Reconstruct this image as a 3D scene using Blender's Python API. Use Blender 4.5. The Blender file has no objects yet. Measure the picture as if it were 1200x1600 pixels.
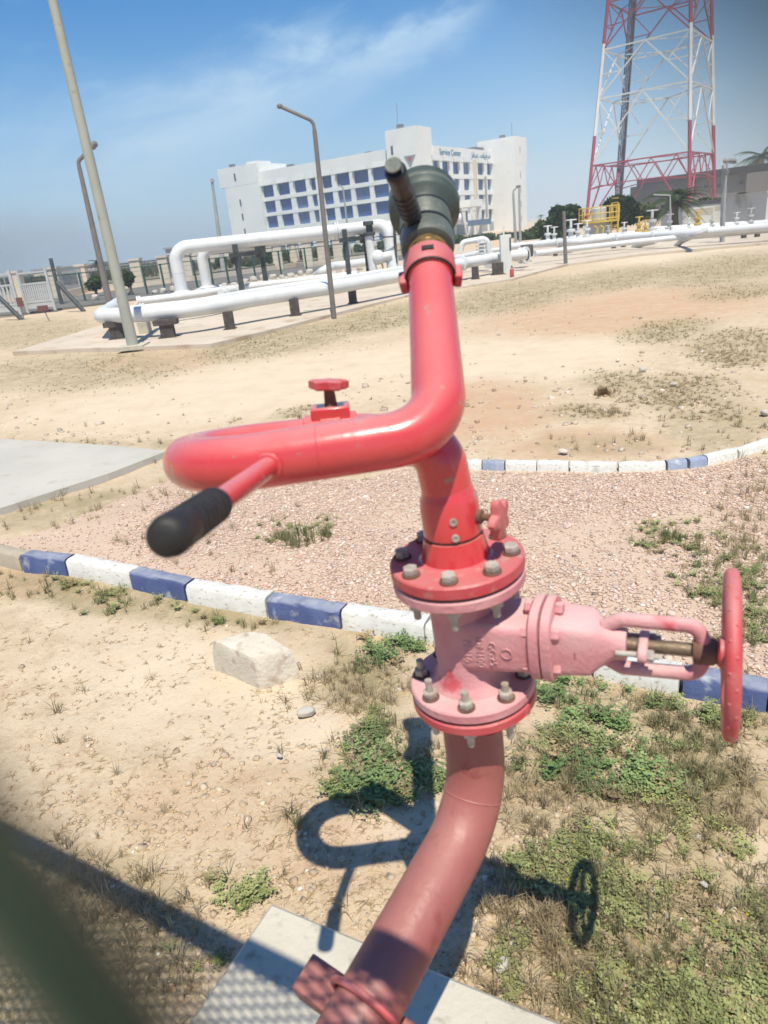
import bpy, math, random
import numpy as np
from mathutils import Vector, Matrix, noise as mnoise
R = math.radians
random.seed(7); RNG = np.random.default_rng(7)
S = bpy.context.scene
COL = S.collection

# ------------------------------------------------------------------ camera
CAM_H, FPX, PITCH, ROLL = 1.8, 1080.0, R(21.8), R(6.0)
cR, sR, cP, sP = math.cos(ROLL), math.sin(ROLL), math.cos(PITCH), math.sin(PITCH)
fwd = Vector((0, cP, -sP)); up0 = Vector((0, sP, cP)); rt0 = Vector((1, 0, 0))
ix = cR*rt0 - sR*up0; iy = sR*rt0 + cR*up0
cam = bpy.data.cameras.new('camera'); camo = bpy.data.objects.new('camera', cam); COL.objects.link(camo)
mw = Matrix.Identity(4)
for i in range(3):
    mw[i][0] = ix[i]; mw[i][1] = iy[i]; mw[i][2] = -fwd[i]
mw[2][3] = CAM_H
camo.matrix_world = mw
cam.sensor_fit = 'VERTICAL'; cam.sensor_height = 36; cam.lens = FPX/1600*36
cam.clip_start = 0.002; cam.clip_end = 9000
cam.dof.use_dof = True; cam.dof.focus_distance = 3.4; cam.dof.aperture_fstop = 24.3/5.2
S.camera = camo

# ------------------------------------------------------------------ world, sun, exposure
SUN_D = Vector((-.045, .45, -1)).normalized()          # travel direction of the light
W = bpy.data.worlds.new('World'); S.world = W; W.use_nodes = True
wn = W.node_tree; wn.nodes.clear()
def wnode(t, **k):
    n = wn.nodes.new(t)
    for a, b in k.items(): setattr(n, a, b)
    return n
wout = wnode('ShaderNodeOutputWorld'); wbg = wnode('ShaderNodeBackground')
sky = wnode('ShaderNodeTexSky', sky_type='NISHITA')
sky.sun_disc = False; sky.sun_elevation = math.asin(-SUN_D.z); sky.sun_rotation = math.pi - math.atan2(.045, .45)
sky.air_density = 1.0; sky.dust_density = .15; sky.ozone_density = 4.5; sky.altitude = 10
SKY_STRENGTH = 0.092
wbg.inputs['Strength'].default_value = SKY_STRENGTH
def pixdir(u, v):
    return (fwd + ix*((u-600)/FPX) + iy*((800-v)/FPX)).normalized()
# one long wisp of cirrus plus faint scattered cirrus over the whole sky
tc = wnode('ShaderNodeTexCoord')
A, B = pixdir(180, 250), pixdir(730, 25)
Nn = A.cross(B).normalized(); Mid = ((A+B)/2).normalized(); Al = (B-A).normalized()
def vmath(op, a, b=None):
    n = wnode('ShaderNodeVectorMath', operation=op)
    wn.links.new(a, n.inputs[0])
    if isinstance(b, Vector): n.inputs[1].default_value = b
    elif b is not None: wn.links.new(b, n.inputs[1])
    return n
def fmath(op, a, b=None, c=None):
    n = wnode('ShaderNodeMath', operation=op)
    for i, q in enumerate((a, b, c)):
        if q is None: continue
        if isinstance(q, (int, float)): n.inputs[i].default_value = q
        else: wn.links.new(q, n.inputs[i])
    return n.outputs[0]
def ramp(x, a, b, ta=0., tb=1.):
    n = wnode('ShaderNodeMapRange', interpolation_type='SMOOTHSTEP')
    wn.links.new(x, n.inputs[0])
    for i, q in enumerate((a, b, ta, tb)): n.inputs[i+1].default_value = q
    return n.outputs[0]
gd = vmath('NORMALIZE', tc.outputs['Generated']).outputs[0]
acr = vmath('DOT_PRODUCT', gd, Nn).outputs['Value']
alg = vmath('DOT_PRODUCT', gd, Al).outputs['Value']
com = wnode('ShaderNodeCombineXYZ')
wn.links.new(fmath('MULTIPLY', acr, 9.), com.inputs[0]); wn.links.new(fmath('MULTIPLY', alg, 3.2), com.inputs[1])
nz = wnode('ShaderNodeTexNoise'); nz.inputs['Scale'].default_value = 1.6; nz.inputs['Detail'].default_value = 9; nz.inputs['Roughness'].default_value = .62; nz.inputs['Distortion'].default_value = .5
wn.links.new(com.outputs[0], nz.inputs['Vector'])
wob = fmath('MULTIPLY_ADD', nz.outputs['Fac'], .12, -.06)
dist = fmath('ABSOLUTE', fmath('ADD', acr, wob))
wid = ramp(alg, -.32, .30, .125, .026)
band = fmath('SUBTRACT', 1., ramp(fmath('DIVIDE', dist, wid), 0., 1.))
ends = fmath('MULTIPLY', ramp(alg, -.42, -.18), ramp(alg, .28, .19))
wisp = fmath('MULTIPLY', fmath('MULTIPLY', band, ends), ramp(nz.outputs['Fac'], .30, .72, .3, 1.))
sep = wnode('ShaderNodeSeparateXYZ'); wn.links.new(gd, sep.inputs[0])
nz2 = wnode('ShaderNodeTexNoise'); nz2.inputs['Scale'].default_value = 4.; nz2.inputs['Detail'].default_value = 8; nz2.inputs['Roughness'].default_value = .6
mp = wnode('ShaderNodeMapping'); mp.inputs['Scale'].default_value = (1, 1, 3.2); mp.inputs['Rotation'].default_value = (0, .25, 0)
wn.links.new(gd, mp.inputs[0]); wn.links.new(mp.outputs[0], nz2.inputs['Vector'])
scat = fmath('MULTIPLY', ramp(nz2.outputs['Fac'], .52, .8, 0., .34), ramp(sep.outputs[2], 0., .12))
cl = fmath('MINIMUM', fmath('ADD', fmath('MULTIPLY', wisp, .72), scat), .8)
mix = wnode('ShaderNodeMixRGB'); wn.links.new(cl, mix.inputs[0])
hs = wnode('ShaderNodeHueSaturation'); hs.inputs['Saturation'].default_value = 1.5; wn.links.new(sky.outputs[0], hs.inputs['Color']); wn.links.new(hs.outputs[0], mix.inputs[1])
mix.inputs[2].default_value = (6.2, 7.7, 8.5, 1)
# thin ground haze of a humid coast low over the horizon, all the way round
hz = fmath('MULTIPLY', ramp(sep.outputs[2], .30, -.03), .62)
mix2 = wnode('ShaderNodeMixRGB'); wn.links.new(hz, mix2.inputs[0]); wn.links.new(mix.outputs[0], mix2.inputs[1])
mix2.inputs[2].default_value = (3.4, 4.9, 6.4, 1)
wn.links.new(mix2.outputs[0], wbg.inputs[0]); wn.links.new(wbg.outputs[0], wout.inputs[0])

sl = bpy.data.lights.new('sun', 'SUN'); slo = bpy.data.objects.new('sun', sl); COL.objects.link(slo)
sl.energy = 4.3; sl.angle = R(.45); sl.color = (1, .93, .77)
slo.rotation_euler = SUN_D.to_track_quat('-Z', 'Y').to_euler(); slo.location = (0, -20, 45)
S.view_settings.view_transform = 'Standard'; S.view_settings.look = 'None'
S.view_settings.exposure = 0.48; S.view_settings.gamma = 1; S.view_settings.use_curve_mapping = False
S.render.engine = 'CYCLES'; S.cycles.use_denoising = True; S.cycles.max_bounces = 6
S.cycles.diffuse_bounces = 3; S.cycles.transparent_max_bounces = 12; S.cycles.caustics_reflective = False

# ------------------------------------------------------------------ helpers: points
def ray(u, v):
    return fwd + ix*((u-600)/FPX) + iy*((800-v)/FPX)
def P(u, v, Y):                                        # point at forward distance Y
    d = ray(u, v); return Vector((0, 0, CAM_H)) + d*(Y/d.y)
def G(u, v, z=0.):                                     # point at height z
    d = ray(u, v); return Vector((0, 0, CAM_H)) + d*((z-CAM_H)/d.z)
def proj(x, y, z=0.):                                  # numpy: where ground points lie in the view (planning of ground cover)
    d = np.maximum(y*cP - (z-CAM_H)*sP, 1e-3); U = y*sP + (z-CAM_H)*cP
    return 600 + FPX*(x*cR - U*sR)/d, 800 - FPX*(x*sR + U*cR)/d

# ------------------------------------------------------------------ helpers: materials
def mat(name, c1, c2=None, rough=.6, metal=0., scale=6., bump=0., bscale=40., coat=0., detail=6., lo=.35, hi=.65, c3=None, c3s=30., c3lo=.6, c3hi=.7, spec=.5, coords='Object', dust_sun=None, dust_sun_amt=.5):
    m = bpy.data.materials.new(name); m.use_nodes = True; nt = m.node_tree; b = nt.nodes['Principled BSDF']
    b.inputs['Roughness'].default_value = rough; b.inputs['Metallic'].default_value = metal
    b.inputs['Coat Weight'].default_value = coat; b.inputs['Specular IOR Level'].default_value = spec
    b.inputs['Base Color'].default_value = (*c1, 1)
    co = nt.nodes.new('ShaderNodeTexCoord')
    def nse(s, d=detail):
        n = nt.nodes.new('ShaderNodeTexNoise'); n.inputs['Scale'].default_value = s; n.inputs['Detail'].default_value = d
        nt.links.new(co.outputs[coords], n.inputs['Vector']); return n
    def mr(x, a, bb):
        n = nt.nodes.new('ShaderNodeMapRange'); nt.links.new(x, n.inputs[0]); n.inputs[1].default_value = a; n.inputs[2].default_value = bb; return n.outputs[0]
    def mx(f, a, c):
        n = nt.nodes.new('ShaderNodeMixRGB'); nt.links.new(f, n.inputs[0])
        if isinstance(a, tuple): n.inputs[1].default_value = (*a, 1)
        else: nt.links.new(a, n.inputs[1])
        n.inputs[2].default_value = (*c, 1); return n.outputs[0]
    if c2:
        o = mx(mr(nse(scale).outputs['Fac'], lo, hi), c1, c2)
        if c3: o = mx(mr(nse(c3s).outputs['Fac'], c3lo, c3hi), o, c3)
        if dust_sun:                                       # dust settled on faces that look up; on the red paint also sunlit paleness
            ge = nt.nodes.new('ShaderNodeNewGeometry'); sx = nt.nodes.new('ShaderNodeSeparateXYZ'); nt.links.new(ge.outputs['Normal'], sx.inputs[0])
            up = mr(sx.outputs[2], .42, 1.); nn = nt.nodes.new('ShaderNodeMapRange'); nt.links.new(nse(scale*1.7).outputs['Fac'], nn.inputs[0])
            for q_, w_ in enumerate((.3, .65, dust_sun_amt*.55, dust_sun_amt)): nn.inputs[q_+1].default_value = w_
            mu = nt.nodes.new('ShaderNodeMath'); mu.operation = 'MULTIPLY'; nt.links.new(up, mu.inputs[0]); nt.links.new(nn.outputs[0], mu.inputs[1])
            o = mx(mu.outputs[0], o, dust_sun)
        nt.links.new(o, b.inputs['Base Color'])
        rr = nt.nodes.new('ShaderNodeMapRange'); nt.links.new(nse(scale*2.3).outputs['Fac'], rr.inputs[0])
        rr.inputs[1].default_value = .3; rr.inputs[2].default_value = .7; rr.inputs[3].default_value = max(.05, rough-.1); rr.inputs[4].default_value = min(1, rough+.12)
        nt.links.new(rr.outputs[0], b.inputs['Roughness'])
    if bump:
        bp = nt.nodes.new('ShaderNodeBump'); bp.inputs['Strength'].default_value = bump; bp.inputs['Distance'].default_value = .01
        nt.links.new(nse(bscale, 8).outputs['Fac'], bp.inputs['Height']); nt.links.new(bp.outputs[0], b.inputs['Normal'])
    return m
def attr_mat(name, rough=.85, spec=.3, trans=0.):
    m = bpy.data.materials.new(name); m.use_nodes = True; nt = m.node_tree; b = nt.nodes['Principled BSDF']
    a = nt.nodes.new('ShaderNodeAttribute'); a.attribute_name = 'tint'
    nt.links.new(a.outputs['Color'], b.inputs['Base Color']); b.inputs['Roughness'].default_value = rough; b.inputs['Specular IOR Level'].default_value = spec
    if trans:
        t = nt.nodes.new('ShaderNodeBsdfTranslucent'); nt.links.new(a.outputs['Color'], t.inputs[0])
        mxs = nt.nodes.new('ShaderNodeMixShader'); mxs.inputs[0].default_value = trans
        nt.links.new(b.outputs[0], mxs.inputs[1]); nt.links.new(t.outputs[0], mxs.inputs[2])
        nt.links.new(mxs.outputs[0], nt.nodes['Material Output'].inputs[0])
    return m
M = {}
M['red'] = mat('red_gloss_paint', (.58, .044, .052), (.56, .07, .074), rough=.22, scale=5, bump=.04, bscale=60, coat=.35, c3=(.36, .17, .14), c3s=34, c3lo=.655, c3hi=.70, dust_sun=(.64, .30, .29), dust_sun_amt=.62)  # pale upward tint is dust plus the riser's sunlit side put into the colour
M['red_flange'] = mat('red_dusty_paint', (.50, .045, .06), (.50, .11, .12), rough=.5, scale=9, bump=.15, bscale=90, c3=(.40, .25, .20), c3s=38, c3lo=.58, c3hi=.70, dust_sun=(.55, .30, .28), dust_sun_amt=.45)
M['pink'] = mat('faded_pink_paint', (.52, .20, .225), (.60, .34, .345), rough=.75, scale=8, bump=.25, bscale=120, c3=(.52, .09, .11), c3s=15, c3lo=.62, c3hi=.70, dust_sun=(.66, .46, .45), dust_sun_amt=.7)
M['primer'] = mat('dull_red_primer', (.275, .075, .072), (.33, .11, .10), rough=.5, scale=6, bump=.14, bscale=70, c3=(.24, .055, .052), c3s=25, dust_sun=(.42, .22, .19), dust_sun_amt=.45)
M['wheel'] = mat('handwheel_red', (.50, .055, .065), (.48, .13, .13), rough=.5, scale=12, bump=.1, c3=(.42, .22, .18), c3s=40, c3lo=.6, c3hi=.75, dust_sun=(.60, .30, .29), dust_sun_amt=.5)
M['rust'] = mat('rusty_joint', (.11, .06, .045), (.2, .1, .07), rough=.85, scale=30, bump=.3, bscale=100)
M['bolt'] = mat('weathered_zinc_bolt', (.48, .45, .41), (.33, .28, .24), rough=.6, metal=.1, scale=50, bump=.2, bscale=150)
M['stem'] = mat('rusty_brass_stem', (.26, .2, .14), (.17, .12, .085), rough=.55, metal=.4, scale=60, bump=.2, bscale=200)
M['brass'] = mat('brass', (.42, .29, .13), (.3, .2, .09), rough=.35, metal=.8, scale=40)
M['grip'] = mat('black_rubber', (.012, .012, .013), (.022, .02, .02), rough=.6, scale=40, bump=.1, bscale=150)
M['nozzle'] = mat('grey_green_plastic', (.088, .102, .088), (.115, .13, .112), rough=.5, scale=20, bump=.12, bscale=160, c3=(.16, .17, .15), c3s=60)
M['nozzle_dark'] = mat('dark_plastic', (.010, .014, .023), (.017, .022, .034), rough=.5, scale=20, bump=.1)
M['bumper'] = mat('dark_green_rubber', (.032, .045, .042), (.055, .078, .07), rough=.55, scale=20)
M['concrete'] = mat('concrete', (.46, .42, .345), (.53, .49, .41), rough=.9, scale=4, bump=.35, bscale=60, c3=(.3, .27, .22), c3s=22, c3lo=.58, c3hi=.75)
M['pad'] = mat('pale_concrete', (.43, .41, .365), (.49, .465, .415), rough=.9, scale=1.5, bump=.3, bscale=40, c3=(.40, .36, .30), c3s=5, c3lo=.58, c3hi=.75)
M['strip'] = mat('sandy_concrete', (.50, .42, .33), (.57, .49, .40), rough=.95, scale=.6, bump=.3, bscale=20, c3=(.40, .31, .22), c3s=1.6, c3lo=.55, c3hi=.7)
M['asphalt'] = mat('old_asphalt', (.12, .115, .105), (.17, .16, .145), rough=.95, scale=.7, bump=.2, bscale=30)
M['kerb_white'] = mat('worn_white_kerb_paint', (.70, .69, .66), (.62, .60, .56), rough=.85, scale=7, bump=.4, bscale=70, c3=(.42, .38, .32), c3s=14, c3lo=.6, c3hi=.66, coords='Generated')
M['kerb_blue'] = mat('worn_blue_kerb_paint', (.055, .08, .20), (.08, .11, .24), rough=.8, scale=9, bump=.4, bscale=70, c3=(.36, .38, .43), c3s=11, c3lo=.56, c3hi=.72, dust_sun=(.42, .43, .46), dust_sun_amt=.6)
M['kerb_faint'] = mat('faded_blue_kerb_paint', (.24, .28, .40), (.34, .37, .45), rough=.85, scale=7, bump=.4, bscale=70, c3=(.5, .5, .5), c3s=12)
M['kerb_bare'] = mat('bare_kerb', (.42, .36, .28), (.36, .31, .24), rough=.95, scale=9, bump=.4, bscale=70)
M['white_pipe'] = mat('white_pipe_paint', (.67, .68, .68), (.61, .62, .62), rough=.42, scale=2, bump=.03, c3=(.55, .53, .49), c3s=7, c3lo=.66, c3hi=.8)
M['dark_steel'] = mat('dark_green_steel', (.035, .045, .05), (.06, .07, .075), rough=.6, scale=5)
M['support'] = mat('dark_support_steel', (.05, .042, .04), (.10, .085, .075), rough=.8, scale=8)
M['green_steel'] = mat('green_fence_steel', (.02, .07, .055), (.03, .09, .07), rough=.5, scale=5)
M['lamp_grey'] = mat('grey_painted_pole', (.34, .345, .30), (.39, .39, .34), rough=.5, scale=2, bump=.05, c3=(.27, .24, .19), c3s=6, c3lo=.62, c3hi=.75)
M['lamp_rust'] = mat('rusty_pole', (.15, .14, .14), (.20, .175, .16), rough=.7, scale=4)
M['far_pole'] = mat('galvanised_pole', (.30, .31, .31), (.36, .37, .36), rough=.5, scale=2)
M['cream'] = mat('cream_render', (.58, .50, .40), (.64, .56, .46), rough=.9, scale=1, bump=.1)
M['gate_white'] = mat('white_gate_paint', (.46, .48, .49), (.40, .42, .43), rough=.5, scale=3)
M['bldg'] = mat('white_render', (.80, .80, .76), (.74, .74, .71), rough=.9, scale=.12, bump=.05, bscale=3, c3=(.68, .665, .63), c3s=.5, c3lo=.6, c3hi=.8)
M['hood'] = mat('grey_hood', (.52, .53, .52), (.56, .57, .56), rough=.8, scale=.3)
M['glass'] = mat('blue_glass', (.04, .095, .27), (.055, .125, .33), rough=.2, scale=.35, spec=.3)
M['dark_glass'] = mat('dark_glass', (.045, .06, .085), (.075, .09, .11), rough=.15, scale=.4)
M['glass_pale'] = mat('blue_glass_with_blinds', (.09, .15, .31), (.12, .18, .35), rough=.2, scale=.5)
M['glass_deep'] = mat('deep_blue_glass', (.03, .07, .2), (.05, .1, .26), rough=.1, scale=.4)
M['frame_blue'] = mat('blue_window_frame', (.06, .12, .28), (.07, .14, .30), rough=.4, scale=2)
M['louver'] = mat('grey_louvers', (.28, .30, .32), (.33, .35, .37), rough=.6, scale=1)
M['canopy_blue'] = mat('blue_canopy', (.07, .14, .22), (.09, .17, .26), rough=.5, scale=1)
M['sign_blue'] = mat('blue_sign_letters', (.045, .17, .27), (.05, .19, .29), rough=.4, scale=2)
M['roof_junk'] = mat('roof_clutter', (.12, .12, .13), (.2, .2, .2), rough=.7, scale=2)
M['tower_red'] = mat('tower_red_paint', (.36, .05, .08), (.30, .06, .09), rough=.5, scale=.6)
M['tower_white'] = mat('tower_white_paint', (.72, .72, .70), (.62, .62, .60), rough=.5, scale=.6)
M['tower_dark'] = mat('cable_grey', (.05, .06, .10), (.08, .09, .13), rough=.6, scale=.6)
M['grey_wall'] = mat('grey_cladding', (.25, .235, .225), (.29, .27, .26), rough=.8, scale=.2, bump=.1)
M['grey_roof'] = mat('dark_grey_cladding', (.07, .068, .075), (.095, .09, .095), rough=.7, scale=.3)
M['old_white'] = mat('stained_white_render', (.68, .67, .64), (.62, .61, .57), rough=.9, scale=.5, c3=(.42, .40, .37), c3s=.45, c3lo=.6, c3hi=.7)
M['yellow'] = mat('yellow_safety_paint', (.60, .42, .06), (.54, .37, .06), rough=.5, scale=2)
M['tank'] = mat('pale_grey_tank', (.45, .47, .46), (.52, .53, .52), rough=.5, scale=1)
M['panel'] = mat('pale_panel', (.60, .61, .59), (.66, .66, .64), rough=.6, scale=2)
M['sign_red'] = mat('dull_red_sign', (.14, .055, .05), (.17, .07, .06), rough=.6, scale=4)
M['ext_red'] = mat('extinguisher_red', (.42, .09, .08), (.38, .1, .09), rough=.35, scale=4)
M['bark'] = mat('bark', (.11, .085, .06), (.16, .12, .09), rough=.95, scale=6, bump=.4)
M['wire'] = mat('green_coated_wire', (.016, .03, .02), (.035, .06, .04), rough=.35, scale=25, c3=(.16, .14, .10), c3s=45, c3lo=.58, c3hi=.68)
M['fence_post'] = mat('green_fence_post', (.02, .06, .045), (.03, .08, .055), rough=.5, scale=6)
M['rock'] = mat('whitewashed_rock', (.42, .385, .335), (.54, .50, .45), rough=.95, scale=4, bump=.5, bscale=15)
M['lump'] = mat('broken_concrete', (.57, .51, .42), (.64, .58, .49), rough=.95, scale=9, bump=.5, bscale=60, c3=(.40, .30, .22), c3s=12, c3lo=.56, c3hi=.7)
M['leaf'] = attr_mat('leaf_tints', .75, .25, .25); M['straw'] = attr_mat('straw_tints', .9, .1, .5); M['stone'] = attr_mat('stone_tints', .92, .2)

# ------------------------------------------------------------------ helpers: meshes
ORG = {}
def ortho(d):
    d = Vector(d).normalized(); a = Vector((0, 0, 1)) if abs(d.z) < .9 else Vector((1, 0, 0))
    x = d.cross(a).normalized(); return x, d.cross(x).normalized(), d
class MB:
    def __init__(s): s.v = []; s.f = []
    def hexa(s, p):
        i = len(s.v); s.v += [tuple(q) for q in p]
        s.f += [(i, i+3, i+2, i+1), (i+4, i+5, i+6, i+7), (i, i+1, i+5, i+4), (i+1, i+2, i+6, i+5), (i+2, i+3, i+7, i+6), (i+3, i, i+4, i+7)]; return s
    def frame(s, o, X, Y, Z, a, b):                   # box between local corners a, b of a frame
        o = Vector(o); f = lambda x, y, z: o + X*x + Y*y + Z*z
        return s.hexa([f(a[0], a[1], a[2]), f(b[0], a[1], a[2]), f(b[0], b[1], a[2]), f(a[0], b[1], a[2]),
                       f(a[0], a[1], b[2]), f(b[0], a[1], b[2]), f(b[0], b[1], b[2]), f(a[0], b[1], b[2])])
    def box(s, a, b):
        return s.frame((0, 0, 0), Vector((1, 0, 0)), Vector((0, 1, 0)), Vector((0, 0, 1)), a, b)
    def bar(s, p, q, w, h=None, upv=(0, 0, 1)):
        p, q = Vector(p), Vector(q); h = h or w; d = (q-p); L = d.length; d.normalize()
        u = Vector(upv)
        if abs(d.dot(u)) > .98: u = Vector((0, 1, 0))
        x = d.cross(u).normalized(); z = x.cross(d)
        return s.frame(p, x, d, z, (-w/2, 0, -h/2), (w/2, L, h/2))
    def rings(s, rings, closed=False, caps=True):
        base = len(s.v); n = len(rings[0])
        for r in rings: s.v += [tuple(p) for p in r]
        m = len(rings)
        for k in range(m if closed else m-1):
            a = base+k*n; b = base+((k+1) % m)*n
            for j in range(n): s.f.append((a+j, a+(j+1) % n, b+(j+1) % n, b+j))
        if caps and not closed:
            s.f.append(tuple(base+j for j in range(n-1, -1, -1))); s.f.append(tuple(base+(m-1)*n+j for j in range(n)))
        return s
    def tube(s, pts, r, n=16, caps=True, closed=False):
        pts = [Vector(p) for p in pts]; m = len(pts)
        rr = r if isinstance(r, (list, tuple)) else [r]*m
        x = None; out = []
        for k in range(m):
            if closed: d = pts[(k+1) % m]-pts[k-1]
            else: d = pts[min(k+1, m-1)]-pts[max(k-1, 0)]
            d.normalize()
            if x is None: x = ortho(d)[0]
            x = (x - d*x.dot(d)).normalized(); y = d.cross(x)
            out.append([pts[k] + (x*math.cos(t)+y*math.sin(t))*rr[k] for t in [2*math.pi*j/n for j in range(n)]])
        return s.rings(out, closed, caps)
    def lathe(s, o, ax, prof, n=32, caps=True):       # prof: (radius, distance along axis)
        x, y, d = ortho(ax); o = Vector(o)
        return s.rings([[o + d*h + (x*math.cos(t)+y*math.sin(t))*r for t in [2*math.pi*j/n for j in range(n)]] for r, h in prof], False, caps)
    def torus(s, o, ax, Rr, r, n=40, k=10):
        x, y, d = ortho(ax); o = Vector(o)
        return s.tube([o + (x*math.cos(t)+y*math.sin(t))*Rr for t in [2*math.pi*j/n for j in range(n)]], r, k, closed=True)
    def ball(s, o, r, n=12, sq=(1, 1, 1)):
        o = Vector(o); prof = [[o + Vector((math.cos(t)*math.sin(a)*r*sq[0], math.sin(t)*math.sin(a)*r*sq[1], -math.cos(a)*r*sq[2])) for t in [2*math.pi*j/n for j in range(n)]] for a in [math.pi*(i+.02)/(n//2)*.995 for i in range(n//2+1)]]
        return s.rings(prof)
    def mesh(s, name, o=(0, 0, 0), smooth=True, ang=38):
        me = bpy.data.meshes.new(name); o = Vector(o)
        me.from_pydata([(p[0]-o.x, p[1]-o.y, p[2]-o.z) for p in s.v], [], s.f); me.update()
        if smooth:
            me.shade_smooth(); me.set_sharp_from_angle(angle=R(ang))
        return me
    def build(s, name, material, parent=None, smooth=True, ang=38, bevel=0.):
        o = ORG.get(parent, Vector((0, 0, 0))) if parent else Vector((0, 0, 0))
        if not parent:                                 # a thing that is one mesh gets its origin at its base
            a = np.array(s.v); lo, hi = a.min(0), a.max(0); o = Vector(((lo[0]+hi[0])/2, (lo[1]+hi[1])/2, lo[2]))
        ob = bpy.data.objects.new(name, s.mesh(name, o, smooth, ang)); COL.objects.link(ob)
        ob.data.materials.append(material)
        if parent: ob.parent = parent
        else: ob.location = o
        ORG[ob] = o
        if bevel:
            bv = ob.modifiers.new('b', 'BEVEL'); bv.width = bevel; bv.segments = 2; bv.limit_method = 'ANGLE'; bv.angle_limit = R(35)
        return ob
def tag(o, label=None, cat=None, group=None, kind=None):
    for k, q in (('label', label), ('category', cat), ('group', group), ('kind', kind)):
        if q: o[k] = q
    return o
def thing(name, loc, label=None, cat=None, group=None, kind=None):
    o = bpy.data.objects.new(name, None); o.empty_display_size = .1; COL.objects.link(o); o.location = loc; ORG[o] = Vector(loc)
    return tag(o, label, cat, group, kind)
def share(name, me, parent, loc, rot=None, scale=None):  # another object on shared mesh data (loc in world)
    ob = bpy.data.objects.new(name, me); COL.objects.link(ob); ob.parent = parent
    ob.location = Vector(loc) - (ORG[parent] if parent else Vector((0, 0, 0))); ORG[ob] = Vector(loc)
    if rot is not None: ob.rotation_euler = rot
    if scale is not None: ob.scale = scale
    return ob
def fillet(pts, rad, n=8):
    pts = [Vector(p) for p in pts]; out = [pts[0]]
    for i in range(1, len(pts)-1):
        r = rad[i-1] if isinstance(rad, (list, tuple)) else rad
        a = (pts[i-1]-pts[i]).normalized(); b = (pts[i+1]-pts[i]).normalized()
        th = a.angle(b)
        if th > math.pi-.03: out.append(pts[i]); continue
        t = min(r/math.tan(th/2), .46*(pts[i-1]-pts[i]).length, .46*(pts[i+1]-pts[i]).length); r = t*math.tan(th/2); c = pts[i] + (a+b).normalized()*(r/math.sin(th/2))
        s0 = pts[i]+a*t-c; s1 = pts[i]+b*t-c; w = s0.angle(s1)
        for k in range(n+1):
            q = k/n; out.append(c + (s0*math.sin((1-q)*w)+s1*math.sin(q*w))/math.sin(w))
    out.append(pts[-1]); return out
def np_mesh(name, V, F, tint=None, material=None, kind='stuff'):
    me = bpy.data.meshes.new(name); n = F.shape[1]
    me.vertices.add(len(V)); me.vertices.foreach_set('co', V.astype(np.float32).ravel())
    me.loops.add(F.size); me.loops.foreach_set('vertex_index', F.astype(np.int32).ravel())
    me.polygons.add(len(F)); me.polygons.foreach_set('loop_start', np.arange(0, F.size, n, dtype=np.int32)); me.polygons.foreach_set('loop_total', np.full(len(F), n, np.int32))
    me.update(calc_edges=True)
    if tint is not None:
        a = me.color_attributes.new('tint', 'FLOAT_COLOR', 'POINT'); t4 = np.ones((len(V), 4), np.float32); t4[:, :3] = tint; a.data.foreach_set('color', t4.ravel())
    ob = bpy.data.objects.new(name, me); COL.objects.link(ob)
    if material: me.materials.append(material)
    if kind: ob['kind'] = kind
    return ob
def scatter(name, protos, pts, rot, scl, tints, material, tilt=None, kind='stuff'):
    """many copies of small prototype meshes (verts, tris) joined into one mesh"""
    Vs, Fs, Ts = [], [], []; off = 0; pick = RNG.integers(0, len(protos), len(pts))
    for k, (pv, pf) in enumerate(protos):
        idx = np.nonzero(pick == k)[0]
        if not len(idx): continue
        c, s_ = np.cos(rot[idx]), np.sin(rot[idx]); v = pv[None]*scl[idx][:, None, None] if scl.ndim == 1 else pv[None]*scl[idx][:, None, :]
        if tilt is not None:
            ct, st = np.cos(tilt[idx])[:, None], np.sin(tilt[idx])[:, None]
            v = np.stack([v[..., 0]*ct+v[..., 2]*st, v[..., 1], -v[..., 0]*st+v[..., 2]*ct], -1)
        x = v[..., 0]*c[:, None]-v[..., 1]*s_[:, None]; y = v[..., 0]*s_[:, None]+v[..., 1]*c[:, None]
        v = np.stack([x, y, v[..., 2]], -1)+pts[idx][:, None]
        Vs.append(v.reshape(-1, 3)); Ts.append(np.repeat(tints[idx], len(pv), 0))
        f = pf[None]+(np.arange(len(idx))*len(pv))[:, None, None]+off; Fs.append(f.reshape(-1, pf.shape[1])); off += len(idx)*len(pv)
    return np_mesh(name, np.concatenate(Vs), np.concatenate(Fs), np.concatenate(Ts), material, kind)

# ------------------------------------------------------------------ ground: one sheet to the horizon
def axis(near0, near1, step, far, g):
    a = list(np.arange(near0, near1+1e-6, step)); s = step
    while a[-1] < far: s *= g; a.append(a[-1]+s)
    return a
xp = axis(0, 3.0, .035, 1800, 1.075); xs = np.array([-q for q in xp[:0:-1]]+xp)
yp = axis(.2, 5.4, .035, 2600, 1.05); yb = axis(0, .6, .2, 500, 1.3); ys = np.array([.2-q for q in yb[:0:-1]]+yp)
GX, GY = np.meshgrid(xs, ys); gx, gy = GX.ravel(), GY.ravel()
def fbm(x, y, f, oct=4, seed=0.):
    """cheap value noise, vectorised"""
    out = np.zeros_like(x); amp = .5
    for o in range(oct):
        X, Y = x*f+seed+o*17.3, y*f-seed*1.7+o*9.1; i, j = np.floor(X), np.floor(Y); a, b = X-i, Y-j
        a = a*a*(3-2*a); b = b*b*(3-2*b)
        h = lambda p, q: np.modf(np.abs(np.sin(p*127.1+q*311.7)*43758.5453))[0]
        out += amp*((h(i, j)*(1-a)+h(i+1, j)*a)*(1-b)+(h(i, j+1)*(1-a)+h(i+1, j+1)*a)*b); amp *= .5; f *= 2.03
    return out
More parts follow.
